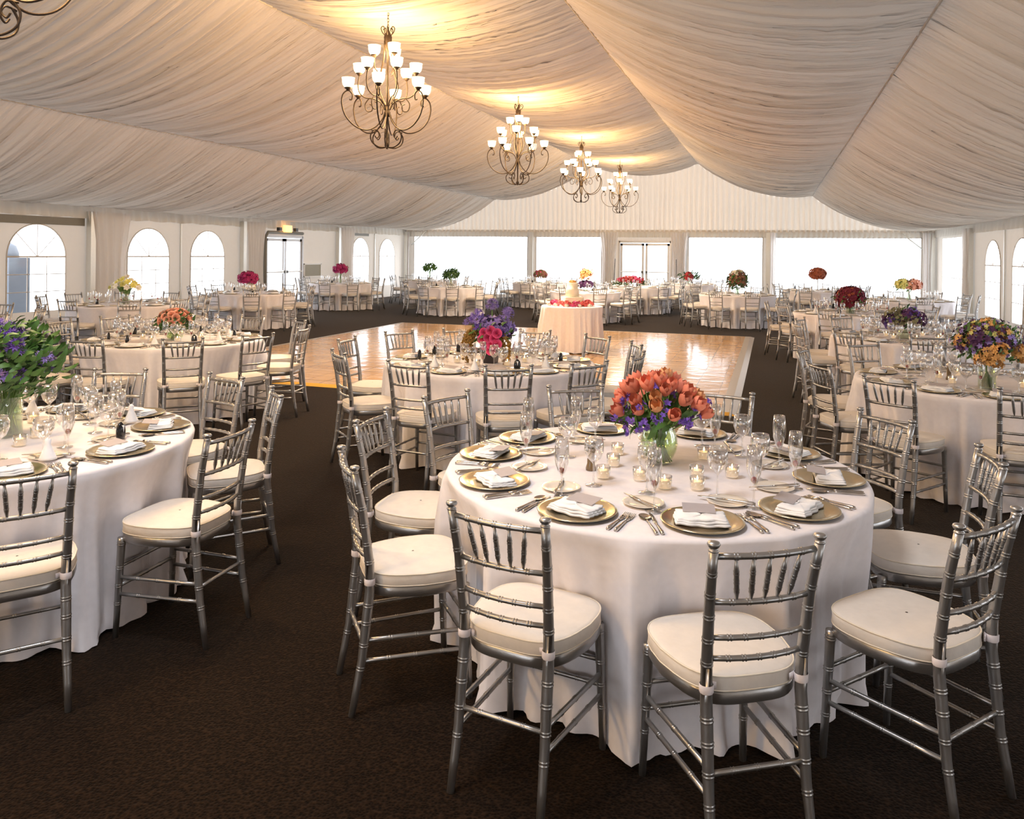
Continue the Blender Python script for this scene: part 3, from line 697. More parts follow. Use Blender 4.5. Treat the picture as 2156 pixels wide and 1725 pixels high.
def flat(q, outline, z0, z1):
    n = len(outline); b = len(q.v)
    q.v += [(x, y, z0) for x, y in outline] + [(x, y, z1) for x, y in outline]
    q.f.append(tuple(range(b, b + n))[::-1]); q.m.append(q.mi); q.f.append(tuple(range(b + n, b + 2 * n))); q.m.append(q.mi)
    for i in range(n): j = (i + 1) % n; q.f.append((b + i, b + j, b + n + j, b + n + i)); q.m.append(q.mi)
def handle(q):
    q.tube([(0, -.10, .004), (0, -.09, .005), (0, -.05, .005), (0, 0, .006), (0, .015, .006)], [.006, .0075, .006, .0036, .0034], 8)
q = MB(); handle(q); q.tube([(0, .01, .006), (0, .03, .004), (0, .045, .003)], [.004, .008, .010], 8)
for x in (-.009, -.003, .003, .009): q.tube([(x, .04, .003), (x, .07, .003), (x, .098, .006)], [.0022, .002, .0012], 5)
P_fork = q.build('fork', M_steel)
q = MB(); handle(q); flat(q, [(-.004, .0), (.005, .0), (.009, .03), (.010, .08), (.006, .112), (.0, .120), (-.003, .10), (-.004, .05)], .003, .0055); P_knife = q.build('knife', M_steel)
q = MB(); handle(q); q.tube([(0, .01, .006), (0, .05, .004)], [.0035, .004], 6)
rows = []
for i in range(6):
    t = i / 5; rows.append([(.021 * t * math.cos(a), .075 + .032 * t * math.sin(a), .003 + .005 * t * t) for a in [2 * PI * k / 14 for k in range(14)]])
q.grid(rows, True); P_spoon = q.build('spoon', M_steel)
# folded napkin: soft stack with scalloped short edge
def napkin_mesh(n=14, scallop=True):
    q = MB()
    for L in range(3):
        z0 = .006 + L * .008; hw, hd = .092 - L * .004, .058 - L * .004; rows = []
        for i, (kk, zz) in enumerate(((1, 0), (1.02, .004), (.98, .0075), (.6, .0085), (0.01, .009))):
            row = []
            for j in range(4 * n):
                s = j // n; t = (j % n) / n * 2 - 1
                x, y = ((t, -1), (1, t), (-t, 1), (-1, -t))[s]
                wob = .003 * math.sin(j * 1.9 + L) if scallop and s in (1,) else .0012 * math.sin(j * .8 + L)
                row.append((x * hw * kk + wob, y * hd * kk + (.004 * math.sin(j * 1.3) if scallop and s == 0 else 0) * (kk > .9), z0 + zz + .0025 * math.sin(x * 3 + L + y * 2)))
            rows.append(row)
        q.grid(rows, True)
    return q
P_napkin = napkin_mesh().build('folded_napkin', M_napkin)
P_napkin0 = napkin_mesh(3, False).build('folded_napkin', M_napkin)
q = MB(); q.box((0, 0, 0), (.115, .075, .0012)); P_card = q.build('menu_card', M_card, smooth=False)
# votive candle
r = empty('votive_candle'); q = MB(); q.lathe([(0, .002), (.026, .002), (.029, .01), (.031, .055), (.0295, .055), (.0275, .01), (0, .006)], 18); q.build('glass_cup', M_glass, r)
q = MB(); q.lathe([(.026, .008), (.027, .036), (.024, .038), (.002, .036)], 16); q.build('wax', M_wax, r)
q = MB(); q.lathe([(.001, 0), (.0032, .005), (.003, .009), (.0005, .018)], 8, (0, 0, .040)); q.build('flame', M_flame, r); P_candle = prep(r)
# pepper mill
r = empty('pepper_mill'); q = MB(); q.lathe([(0, 0), (.022, 0), (.023, .01), (.017, .03), (.016, .07), (.021, .09), (.012, .1)], 16); q.build('body', mat('dark_amber', (.18, .12, .06), .15), r)
q = MB(); q.lathe([(.012, .1), (.02, .105), (.019, .12), (.008, .128), (.007, .134), (.0, .136)], 14); q.build('cap', M_steel, r); P_mill = prep(r)
# favours: little black suit and little white gown
r = empty('suit_favour'); q = MB(); q.lathe([(.024, 0), (.028, .02), (.028, .045), (.022, .07), (.008, .085), (.0, .087)], 18, sx=.55); q.build('jacket', M_black, r)
q = MB(); q.v = [(.0165, -.007, .078), (.0165, .007, .078), (.0176, 0, .03)]; q.f = [(0, 1, 2)]; q.m = [0]; q.v = [(-.0, -.010, .084), (.0, .010, .084), (.017, .0, .035), (.016, -.006, .065), (.016, .006, .065)]; q.f = [(3, 4, 2), (0, 1, 4, 3)]; q.m = [0, 0]
q.build('shirt', M_napkin, r, False); P_suit = prep(r)
r = empty('gown_favour'); q = MB(); q.lathe([(.038 + 0, 0), (.034, .01), (.018, .05), (.011, .068), (.014, .085), (.004, .094)], 16)
for i, v in enumerate(q.v):
    a = math.atan2(v[1], v[0]); k = 1 + .12 * math.sin(a * 8) * max(0, 1 - v[2] / .06); q.v[i] = (v[0] * k, v[1] * k, v[2])
q.build('skirt', M_napkin, r)
q = MB(); q.tube([(-.004, 0, .085), (-.014, .004, .105), (-.004, 0, .09), (.012, .004, .105), (.004, 0, .085)], .0018, 5); q.build('ribbon', M_napkin, r); P_gown = prep(r)

# ------------------------------------------------------------------ place settings
def unp(px, py, z=TZ):
    a = px - 1078; b = py - CY; c, s = math.cos(ROLL), math.sin(ROLL); u = c * a + s * b; v = -s * a + c * b
    d = -F * (z - H) / v; xc = u * d / F
    return (xc * math.cos(TH) - d * math.sin(TH), xc * math.sin(TH) + d * math.cos(TH))
def setting(tn, key, c, a, lod, g='ws'):
    o = Vector((math.cos(R(a)), math.sin(R(a)), 0)); t = Vector((-o.y, o.x, 0)); C = Vector((c[0], c[1], 0))
    rz = inward(a); w = clock(a); rnd = random.Random(int(a * 13) + sum(map(ord, key)))
    def P(r, s, z=0): v = C + o * r + t * s; return (v.x, v.y, TZ + z)
    j = lambda k=1: rnd.uniform(-k, k)
    if lod >= 1 or True: place(P_charger, P(.745, 0), rz, f'round gilt charger plate, {w} seat of the {tn}', 'plate', 'gilt charger plates')
    nr = rz + R(j(14))
    place(P_napkin if lod == 2 else P_napkin0, P(.745, .012 * j(), .002 if lod else .008), nr, f'white folded napkin on the plate, {w} seat of the {tn}', 'napkin', 'folded white napkins')
    if lod >= 1:
        place(P_card, P(.695, .02 * j() - .01, .040), rot=(R(7), 0, nr + R(j(12))), label=f'grey menu card on the napkin, {w} seat of the {tn}', cat='menu card', group='grey menu cards')
        place(P_bread, P(.52, .17), rz, f'small cream bread plate, {w} seat of the {tn}', 'plate', 'cream bread plates')
    if lod == 2:
        place(P_fork, P(.755, .168), rz + R(3 + j(2)), f'inner steel fork, {w} seat of the {tn}', 'fork', 'steel forks')
        place(P_fork, P(.755, .194), rz + R(3 + j(2)), f'outer steel fork, {w} seat of the {tn}', 'fork', 'steel forks')
        place(P_knife, P(.755, -.168), rz + R(j(3)), f'inner steel knife, {w} seat of the {tn}', 'knife', 'steel knives')
        place(P_spoon, P(.755, -.192), rz + R(j(3)), f'steel teaspoon, {w} seat of the {tn}', 'spoon', 'steel spoons')
        place(P_knife, P(.53, .17, .010), rz + R(65 + j(10)), f'butter knife across the bread plate, {w} seat of the {tn}', 'knife', 'butter knives')
    if 'f' in g:
        fp = P(.55, -.11 + .02 * j())
        place(P_flute if lod == 2 else P_flute0, fp, rz, f'champagne flute, {w} seat of the {tn}', 'champagne glass', 'champagne flutes')
        if lod: place(P_berry, (fp[0], fp[1], TZ + .095), a, f'raspberry inside the flute, {w} seat of the {tn}', 'raspberry', 'raspberries in the flutes')
    if 'w' in g:
        place(P_wine if lod == 2 else P_wine0, P(.45 + .02 * j(), -.015), rz, f'wine glass, {w} seat of the {tn}', 'wine glass', 'wine glasses')
    if 'g' in g:
        place(P_goblet, P(.50, -.06 - .14), rz, f'water goblet, {w} seat of the {tn}', 'water goblet', 'water goblets')
for key, tn, c, seats, lod in TABLES:
    for i, (a, rt) in enumerate(seats):
        if key == 'bluebell' and a in (-178, -142, -108): continue
        setting(tn, key, c, a, lod, '' if key == 'tulip' else ('fwg' if lod == 2 else 'fw'))
        if key in ('bluebell', 'magenta', 'peach') or (lod < 2 and key != 'corner' and i % 3 == 0):
            ro = .60 if lod == 2 else .7; s = .16 * (1 if lod == 2 else 0)
            x = c[0] + ro * math.cos(R(a)) - s * math.sin(R(a)) * -1 * -1; y = c[1] + ro * math.sin(R(a)) + s * math.cos(R(a))
            pr, nm = ((P_suit, 'little glossy black suit favour') if i % 2 == 0 else (P_gown, 'little white gown favour'))
            zz = TZ if lod == 2 else TZ + .03
            place(pr, (x, y, TZ + (.012 if lod == 2 else .035)), R(a), f'{nm}, {clock(a)} seat, {tn}', 'favour', 'wedding favours')
# tulip table glasses, candles and mills where the photograph shows them
G = [(1107, 978, 'f', 'left of the vase, farther'), (1182, 1048, 'f', 'in front of the left front plate'), (1377, 1078, 'f', 'nearest, straight in front of the vase'), (1587, 1070, 'f', 'right of the candles'), (1674, 1030, 'f', 'before the right plate'), (1640, 985, 'f', 'tall at the right back edge'),
     (1505, 955, 'f', 'just behind the tulips on the right'), (1212, 935, 'f', 'at the back left'), (1112, 938, 'f', 'at the far left edge'),
     (1250, 1022, 'w', 'left of the vase'), (1362, 1038, 'w', 'directly before the vase'), (1510, 1047, 'w', 'right of the vase'), (1600, 1012, 'w', 'at the right, second row'), (1562, 962, 'w', 'at the right back'), (1253, 942, 'w', 'at the back left of the tulips'), (1195, 962, 'g', 'at the left between two flutes'), (1478, 940, 'g', 'behind the tulips')]
for x, y, k, lb in G:
    p = unp(x, y); pr = {'f': P_flute, 'w': P_wine, 'g': P_goblet}[k]; nm = {'f': ('champagne flute', 'champagne glass', 'champagne flutes'), 'w': ('clear wine glass', 'wine glass', 'wine glasses'), 'g': ('clear water goblet', 'water goblet', 'water goblets')}[k]
    place(pr, (*p, TZ), 0, f'{nm[0]} on the coral tulip table {lb}', nm[1], nm[2])
    if k == 'f': place(P_berry, (*p, TZ + .095), x, f'raspberry in the tulip table flute {lb}', 'raspberry', 'raspberries in the flutes')
for i, (x, y, lb) in enumerate([(1291, 982, 'left of the vase, farther'), (1270, 1008, 'left of the vase, nearer'), (1347, 1012, 'just left in front of the vase'), (1399, 1030, 'straight in front of the vase'), (1467, 1008, 'right front of the vase, farther of two'), (1468, 1032, 'right front of the vase, nearer of two'), (1541, 1006, 'farthest right'), (1482, 968, 'right of the vase at mid depth'), (1300, 958, 'behind the pepper mill side')]):
    place(P_candle, (*unp(x, y), TZ), 0, f'lit votive candle on the tulip table {lb}', 'candle', 'votive candles')
place(P_mill, (*unp(1244, 990), TZ), 0, 'pepper mill with a steel cap left of the tulip vase', 'pepper mill')
place(P_mill, (*unp(1998, 800), TZ), 0, 'amber pepper mill left of the orange and lavender bouquet', 'pepper mill')
for x, y, key, lb in [(78, 922, 0, 'right of the bouquet, nearer'), (42, 940, 0, 'nearest of all'), (70, 890, 0, 'right of the bouquet, farther'), (142, 890, 0, 'farthest right')]:
    place(P_candle, (*unp(x, y), TZ), 0, f'lit votive candle on the blue and green bouquet table, {lb}', 'candle', 'votive candles')
for key, tn, c, seats, lod in TABLES:
    if key in ('magenta', 'peach', 'apricot', 'hydrangea'):
        for k in range(7):
            a = k * 51 + 12
            place(P_candle, (c[0] + .30 * math.cos(R(a)), c[1] + .30 * math.sin(R(a)), TZ), 0, f'lit votive candle on the {clock(a)} side of the {tn}', 'candle', 'votive candles')

# ------------------------------------------------------------------ flowers
def fmat(name, c, rnd=.25, rough=.55): 
    m = mat(name, c, rough, spec=.3, rnd=rnd); m.node_tree.nodes['Principled BSDF'].inputs['Subsurface Weight'].default_value = 0
    nt = m.node_tree; oi = nt.nodes.new('ShaderNodeObjectInfo'); hs = nt.nodes.new('ShaderNodeHueSaturation'); mr = nt.nodes.new('ShaderNodeMapRange')
    mr.inputs['To Min'].default_value = .75; mr.inputs['To Max'].default_value = 1.2
    nt.links.new(oi.outputs['Random'], mr.inputs[0]); nt.links.new(mr.outputs[0], hs.inputs['Value'])
    src = nt.nodes[m['out']].outputs[2]; nt.links.new(src, hs.inputs['Color']); nt.links.new(hs.outputs[0], nt.nodes['Principled BSDF'].inputs['Base Color'])
    return m
F_coral = fmat('coral_petal', (.98, .27, .17)); F_salmon = fmat('salmon_petal', (.82, .16, .15)); F_coral2 = fmat('orange_petal', (.97, .42, .20))
F_purple = fmat('violet_petal', (.17, .09, .42)); F_lilac = fmat('lilac_petal', (.33, .24, .60)); F_mag = fmat('magenta_petal', (.42, .025, .14)); F_pink = fmat('rose_pink', (.80, .10, .26))
F_peach = fmat('peach_petal', (.93, .42, .31)); F_yel = fmat('yellow_petal', (.93, .82, .28)); F_burg = fmat('burgundy_petal', (.16, .012, .03)); F_plum = fmat('plum_petal', (.09, .03, .10))
F_apr = fmat('apricot_petal', (.90, .46, .16)); F_white = fmat('white_petal', (.88, .85, .75), .05); F_red = fmat('red_petal', (.36, .035, .04)); F_rust = fmat('rust_petal', (.50, .13, .06)); F_brown = fmat('brown_petal', (.22, .10, .06)); F_amar = fmat('amaranth_tassel', (.30, .17, .04)); F_gr = fmat('grey_green_bloom', (.26, .25, .14))
def frame_of(d):
    d = Vector(d).normalized(); u = d.orthogonal().normalized(); return d, u, d.cross(u)
def petal(q, c, d, u, L, w, curl, n=4):
    """leaf-shaped petal from c along a mix of d (axis) and u (out)"""
    c = Vector(c); s = Vector(d).cross(Vector(u)).normalized(); rows = []
    for i in range(n + 1):
        t = i / n; ww = w * math.sin(PI * (.12 + .80 * t)) ; al = curl[0] + (curl[1] - curl[0]) * t
        p = c + Vector(u) * (math.sin(al) * L * t) + Vector(d) * (math.cos(al) * L * t)
        cup = Vector(u) * (-.25 * ww)
        rows.append([tuple(p - s * ww), tuple(p - cup * -1 * -1), tuple(p + s * ww)])
    q.grid(rows)
def tulip_q(rnd, size=1.0, d=(0, 0, 1), c=(0, 0, 0)):
    q = MB(); d, u, w = frame_of(d)
    for L in range(2):
        for k in range(3):
            a = k * 2 * PI / 3 + L * PI / 3 + rnd.uniform(-.1, .1); o = u * math.cos(a) + w * math.sin(a); s = d.cross(o)
            rows = []; rr = (.026 if L else .023) * size; Hh = .062 * size; n = 6
            for i in range(n + 1):
                t = i / n; r = rr * (math.sin(PI * (.10 + .62 * t)) ** .8) * (1 + .12 * L); hw = 1.12 * math.sin(PI * min(1, .16 + .80 * t)) ** .7
                row = []
                for jx in range(5):
                    b = (jx / 2 - 1) * hw; row.append(tuple(Vector(c) + d * (Hh * t * (1 - .05 * abs(jx - 2)) + .004) + (o * math.cos(b) + s * math.sin(b)) * r))
                rows.append(row)
            q.grid(rows)
    return q
def rose_q(rnd, R_, d, c, layers=4, q=None):
    q = q or MB(); d, u, w = frame_of(d); c = Vector(c)
    for L in range(layers):
        k = (L + 1) / layers; n = 3 + L; rr = R_ * k
        for j in range(n):
            a0 = 2 * PI * j / n + L * .8 + rnd.uniform(-.2, .2); span = 2 * PI / n * .75; rows = []
            for i in range(5):
                t = i / 4; r = rr * (.25 + .75 * math.sin(PI * .5 * t) ** .8) * (1 + .14 * t * k); h = R_ * (.95 - .30 * k) * t - R_ * .35 * k * max(0, t - .8) * 2
                row = []
                for m_ in range(5):
                    b = a0 + span * (m_ / 2 - 1); edge = 1 - .12 * abs(m_ - 2) * (t > .7)
                    row.append(tuple(c + d * (h * edge) + (u * math.cos(b) + w * math.sin(b)) * r))
                rows.append(row)
            q.grid(rows)
    return q
def star_q(q, rnd, c, d, L, w, n=6, curl=(1.1, 1.5)):
    d, u, s = frame_of(d); a0 = rnd.uniform(0, 1)
    for k in range(n):
        a = a0 + 2 * PI * k / n; petal(q, c, d, u * math.cos(a) + s * math.sin(a), L, w, curl, 3)
def rdir(rnd, zmin=-1):
    while True:
        v = Vector((rnd.uniform(-1, 1), rnd.uniform(-1, 1), rnd.uniform(-1, 1)))
        if .1 < v.length < 1 and v.normalized().z > zmin: return v.normalized()
def ball(parent, name, m, rnd, n, c, rad, size, zmin=-.5, kind='star', fill=.75, sc=(1, 1, 1)):
    q = MB()
    for i in range(n):
        d = rdir(rnd, zmin); f = fill + (1 - fill) * rnd.random(); p = Vector(c) + Vector((d.x * rad * sc[0], d.y * rad * sc[1], d.z * rad * sc[2])) * f
        if kind == 'star': star_q(q, rnd, p, d, size, size * .3, 5, (.8, 1.2))
        elif kind == 'rose': rose_q(rnd, size, d, p, 3, q)
        elif kind == 'blob': q.blob(tuple(p), size * rnd.uniform(.7, 1.1), 6, 4)
        elif kind == 'leaf':
            dd = (d + rdir(rnd) * .6).normalized(); _, u, s = frame_of(dd); petal(q, p, dd, u, size * rnd.uniform(.7, 1.3), size * .24, (.1, .9), 3)
    return q.build(name, m, parent)
def stems(parent, rnd, n, z0, z1, r0, r1, m=None, name='stem_bundle'):
    q = MB()
    for i in range(n):
        a = rnd.uniform(0, 2 * PI); b = a + rnd.uniform(-1.2, 1.2) + PI * .3; ra, rb = r0 * math.sqrt(rnd.random()), r1 * math.sqrt(rnd.random())
        q.tube([(ra * math.cos(a), ra * math.sin(a), z0), (rb * .4 * math.cos(b), rb * .4 * math.sin(b), (z0 + z1) / 2), (rb * math.cos(b), rb * math.sin(b), z1)], .0028, 5)
    return q.build(name, m or M_stem, parent)
def vase(parent, prof, m=None, n=24, water=None):
    q = MB(); q.lathe(prof, n, cap1=False); v = q.build('vase', m or M_vase, parent)
    if water: q = MB(); q.lathe(water, n); q.build('water', M_vgreen, v)
    return v
def tulips_bouquet():
    c = unp(1387, 975); rnd = random.Random(5); r = empty('flower_arrangement', (*c, TZ)); tag(r, 'coral tulips with violet flowers in a clear bubble vase on the nearest full table', 'flower arrangement')
    vase(r, [(0, .004), (.045, .004), (.055, .012), (.080, .06), (.086, .095), (.078, .135), (.066, .165), (.068, .178), (.065, .178), (.063, .165), (.075, .135), (.083, .095), (.077, .06), (.05, .014), (0, .01)], water=[(0, .012), (.046, .013), (.074, .06), (.081, .095), (.073, .138), (0, .14)])
    stems(r, rnd, 42, .012, .19, .06, .06)
    n = 36
    for i in range(n):
        a = i * 2.399 + rnd.uniform(-.2, .2); f = math.sqrt((i + .5) / n); rad = .185 * f; hz = .36 - .125 * f * f + rnd.uniform(-.02, .02)
        p = Vector((rad * math.cos(a), rad * math.sin(a) * .85, hz)); d = Vector((math.cos(a) * f * .85, math.sin(a) * f * .85, 1 - .45 * f)).normalized()
        t = tulip_q(rnd, rnd.uniform(.95, 1.2), d, p).build('tulip', F_coral if rnd.random() < .72 else F_coral2, r)
        q = MB(); q.tube([(p.x * .25, p.y * .25, .15), (p.x * .6, p.y * .6, (hz + .15) / 2), tuple(p)], .0032, 5); q.build('stem', M_stem, t)
    q = MB()
    for i in range(60):
        a = rnd.uniform(0, 2 * PI); rad = rnd.uniform(.12, .24); p = Vector((rad * math.cos(a), rad * math.sin(a), rnd.uniform(.17, .30) - max(0, rad - .18) * .6))
        for _ in range(3): star_q(q, rnd, p + rdir(rnd) * .012, rdir(rnd, -.2), .016, .0055, 5, (.5, 1.2))
    for i in range(14):
        a = i * 2.4; rad = rnd.uniform(.02, .14); p = Vector((rad * math.cos(a), rad * math.sin(a), .36 - rad * .6)); star_q(q, rnd, p, rdir(rnd, .2), .022, .007, 5, (.5, 1.1))
    q.build('violet_blossoms', F_purple, r)
    ball(r, 'foliage', M_leaf, rnd, 110, (0, 0, .22), .15, .07, -.5, 'leaf', .5, (1, 1, .6))
tulips_bouquet()
def arr(px, py, label, scale=1, c=None):
    p = c or unp(px, py); r = empty('flower_arrangement', (*p, TZ)); r.scale = (scale,) * 3; tag(r, label, 'flower arrangement'); return r
def agapanthus(r, rnd, p, R_=.05, n=26, m=None, stem_from=None, name='agapanthus_head'):
    q = MB()
    for i in range(n):
        d = rdir(rnd, -.5); q.tube([tuple(p), tuple(Vector(p) + d * R_ * .7)], .0012, 3); star_q(q, rnd, Vector(p) + d * R_ * .65, d, R_ * .55, R_ * .075, 6, (.35, .9))
    o = q.build(name, m or F_purple, r)
    if stem_from: q = MB(); q.tube([stem_from, tuple(p)], .0045, 6); q.build('stem', M_stem, o)
    return o
CYL = lambda rr, hh: [(0, .006), (rr * .96, .006), (rr, .0), (rr, hh), (rr - .004, hh), (rr - .004, .01), (0, .01)]
# blue and green bouquet, left
rnd = random.Random(11); r = arr(0, 0, 'big loose bouquet of violet blooms and green foliage in a glass cylinder, left edge', c=unp(12, 918))
vase(r, CYL(.075, .2), water=[(0, .012), (.069, .012), (.069, .15), (0, .15)]); stems(r, rnd, 40, .012, .25, .06, .09)
for i in range(26): 
    d = rdir(rnd, -.35); p = Vector((0, 0, .36)) + Vector((d.x * .22, d.y * .2, d.z * .19)) * rnd.uniform(.7, 1.05); agapanthus(r, rnd, p, .045, 16, F_purple if i % 2 else F_lilac)
ball(r, 'foliage', M_leaf, rnd, 520, (0.02, 0, .37), .25, .055, -.8, 'leaf', .45, (1.05, 1, .85)); ball(r, 'foliage', M_leafd, rnd, 260, (0, 0, .33), .2, .05, -.8, 'leaf', .3)
# middle bouquet
rnd = random.Random(12); r = arr(1033, 764, 'magenta roses, violet lilies and drooping amaranth in a dark square vase on the middle table')
q = MB(); q.grid([[(s * w, t * w, z) for s, t in ((-1, -1), (1, -1), (1, 1), (-1, 1))] for w, z in ((.05, 0), (.055, .05), (.085, .13), (.08, .13), (.05, .05), (.001, .01))], True); q.cap(0, 4, True); q.build('vase', mat('dark_vase', (.02, .015, .018), .35), r, False)
for i, (x, z) in enumerate([(-.06, .30), (0, .32), (.06, .30), (-.075, .245), (-.02, .26), (.035, .255), (-.05, .19), (.01, .20), (.06, .21), (0, .15)]):
    rose_q(rnd, .038, (x * 2 + .3, -1, .25), (x + .045, -.125 - .01 * (i % 3), z - .03)).build('rose', F_pink, r)
ball(r, 'plum_blooms', F_plum, rnd, 110, (0, .02, .25), .12, .045, -.5, 'star', .6, (1.5, .8, .8)); ball(r, 'violet_blooms', F_lilac, rnd, 70, (.02, .02, .30), .13, .04, -.3, 'star', .7, (1.4, .8, .8))
for i in range(13):
    a = i * 2.4; agapanthus(r, rnd, (.24 * math.cos(a) * (i / 13) ** .4, .12 * math.sin(a), .24 + .12 * rnd.random()), .04, 14, F_purple if i % 2 else F_lilac)
for x, z in ((-.13, .41), (0.01, .50), (.15, .43)): agapanthus(r, rnd, (x, 0, z), .058, 26, F_lilac, (x * .5, 0, .25))
for s, z0 in ((-1, .30), (-.8, .27), (1, .25), (-1.2, .26), (-1.05, .24), (.8, .22)):
    q = MB()
    for i in range(60):
        t = rnd.random(); q.blob((s * (.12 + .07 * math.sin(t * 2.4)) + rnd.gauss(0, .008), -.07 + rnd.gauss(0, .008), z0 - .27 * t * t + rnd.gauss(0, .006)), .013, 5, 3)
    q.build('amaranth_tassel', F_amar, r)
ball(r, 'foliage', M_leaf, rnd, 60, (0, 0, .24), .16, .05, -.4, 'leaf', .6, (1.3, 1, .8))
# peach roses
rnd = random.Random(13); r = arr(368, 716, 'dome of peach roses with green leaves in a low glass bowl')
vase(r, [(0, .004), (.06, .004), (.085, .04), (.09, .09), (.086, .09), (.08, .04), (.05, .01), (0, .01)], water=[(0, .01), (.075, .03), (.084, .075), (0, .075)]); stems(r, rnd, 25, .01, .12, .06, .07)
n = 34
for i in range(n):
    z = 1 - (i + .5) / n * 1.15; rr = math.sqrt(max(0, 1 - z * z)); a = i * 2.399; d = Vector((rr * math.cos(a), rr * math.sin(a), z)); p = Vector((d.x * .155, d.y * .155, .20 + d.z * .115))
    rose_q(rnd, rnd.uniform(.030, .040), d, p).build('rose', F_peach, r)
ball(r, 'foliage', M_leafd, rnd, 330, (0, 0, .18), .165, .045, -.55, 'leaf', .6, (1.12, 1.1, .85))
# daffodils
rnd = random.Random(14); r = arr(263, 641, 'yellow and white daffodils with long green leaves in a glass vase at the left back'); vase(r, CYL(.07, .24)); stems(r, rnd, 30, .01, .3, .05, .10)
q = MB()
for i in range(80):
    a = rnd.uniform(0, 2 * PI); rb = rnd.uniform(.02, .2); q.tube([(.03 * math.cos(a), .03 * math.sin(a), .02), (rb * .5 * math.cos(a), rb * .5 * math.sin(a), .25), (rb * math.cos(a), rb * math.sin(a), .42 - rb * .4)], [.005, .006, .001], 4)
q.build('leaves', M_stem, r)
for i in range(22):
    a = i * 2.399; f = math.sqrt((i + .5) / 22); p = Vector((.26 * f * math.cos(a), .2 * f * math.sin(a), .50 - .22 * f)); q = MB(); d = Vector((math.cos(a) * f, math.sin(a) * f - .5, .5)).normalized()
    star_q(q, rnd, p, d, .06, .024, 6, (.9, 1.3)); q.lathe([(.008, 0), (.018, .02), (.026, .035)], 8, p, d, cap1=False); q.build('daffodil', F_yel if i % 3 else F_white, r)
# orange stock and lavender, right
rnd = random.Random(15); r = arr(2078, 818, 'orange stock with purple and green sprays in a ribbed glass vase at the right'); vase(r, CYL(.06, .22), water=[(0, .012), (.054, .012), (.054, .19), (0, .19)]); stems(r, rnd, 50, .012, .24, .05, .06)
for i, (x, y, z) in enumerate([(-.03, -.15, .27), (.03, -.16, .30), (-.07, -.13, .24), (.0, -.17, .23), (.17, -.06, .28), (.20, -.04, .25), (-.08, -.04, .42), (.07, -.06, .42), (.0, .0, .46), (-.16, -.05, .34)]):
    ball(r, 'stock_bloom', F_apr, rnd, 30, (x * 1.1, y * 1.35, z), .055, .026, -1, 'star', .5)
ball(r, 'lavender_sprays', F_lilac, rnd, 150, (0, 0, .34), .22, .022, -.5, 'star', .6, (1.15, 1, .8)); ball(r, 'plum_sprays', F_plum, rnd, 120, (-.02, 0, .34), .22, .03, -.5, 'star', .6, (1.05, 1, .8)); ball(r, 'yellow_sprays', F_yel, rnd, 50, (0, 0, .36), .2, .02, -.2, 'star', .7, (1, 1, .8))
ball(r, 'foliage', M_leaf, rnd, 360, (0, 0, .32), .2, .05, -.6, 'leaf', .4, (1.1, 1, .85))
# purple hydrangea
rnd = random.Random(16); r = arr(1905, 713, 'purple and grey-green hydrangea ball behind the orange bouquet'); vase(r, CYL(.08, .1))
for i in range(13):
    a = i * 2.399; z = .9 - i / 13 * 1.2; rr = math.sqrt(max(0, 1 - z * z)); p = (.18 * rr * math.cos(a), .16 * rr * math.sin(a), .20 + .11 * z); ball(r, 'hydrangea_head', F_gr if i % 3 == 1 else (F_purple if i % 6 == 0 else F_plum), rnd, 42, p, .075, .026, -1, 'star', .85)
ball(r, 'foliage', M_leafd, rnd, 60, (0, 0, .2), .2, .05, -.4, 'leaf', .7)
def simple(px, py, c, label, spec, vs, sm=None):
    rnd = random.Random(px); r = arr(px, py, label, c=c)
    if vs: vase(r, CYL(*vs[:2]), n=14) if vs[0] > .02 else MB().build
    if vs and vs[0] <= .02:
        q = MB(); q.lathe([(.07, 0), (.06, .01), (.014, .03), (.012, vs[1] - .04), (.04, vs[1])], 10); q.build('vase', M_post, r)
    if sm: stems(r, rnd, sm[0], .01, sm[1], .03, .06)
    for nm, m, n, cc, rad, size, zm, kd, fl, sc in spec: ball(r, nm, m, rnd, n, cc, rad, size, zm, kd, fl, sc)
def tc(k): return [t for t in TABLES if t[0] == k][0][2]
one = (1, 1, 1)
simple(1802, 663, tc('burgundy'), 'round burgundy bouquet on the right side, left of the hydrangea ball', [('burgundy_blooms', F_burg, 300, (0, 0, .25), .24, .05, -.7, 'star', .85, (1, 1, .85)), ('red_blooms', F_rust, 60, (0, 0, .25), .24, .03, -.6, 'star', .9, (1, 1, .85)), ('foliage', M_leaf, 90, (0, 0, .23), .27, .05, -.6, 'leaf', .8, (1.05, 1, .8))], (.07, .12), (14, .15))
simple(530, 610, tc('orchid'), 'large magenta orchid spray with white blooms below at the left back', [('orchid_blooms', F_mag, 260, (-.12, 0, .32), .22, .05, -.6, 'star', .6, (1.1, 1, .7)), ('white_blooms', F_white, 70, (-.1, 0, .12), .14, .045, -.6, 'star', .5, (1.2, 1, .6))], (.05, .2), (14, .25))
simple(717, 590, tc('smallorchid'), 'small magenta orchid bouquet on a stemmed vase by the far left windows', [('orchid_blooms', F_mag, 240, (0, 0, .42), .22, .05, -.6, 'star', .6, (1.05, 1, .75))], (.04, .3), (12, .36))
simple(950, 604, tc('greenlow'), 'low bunch of green foliage on a far left table', [('foliage', M_leafd, 260, (0, 0, .33), .19, .09, -.6, 'leaf', .5, (1.1, 1, .75))], (.05, .2), (12, .3))
simple(900, 588, tc('greentall'), 'small green foliage bunch on a stem at the farthest left table', [('foliage', M_leaf, 220, (0, 0, .42), .19, .09, -.6, 'leaf', .5, (1.1, 1, .8))], (.03, .3), (12, .4))
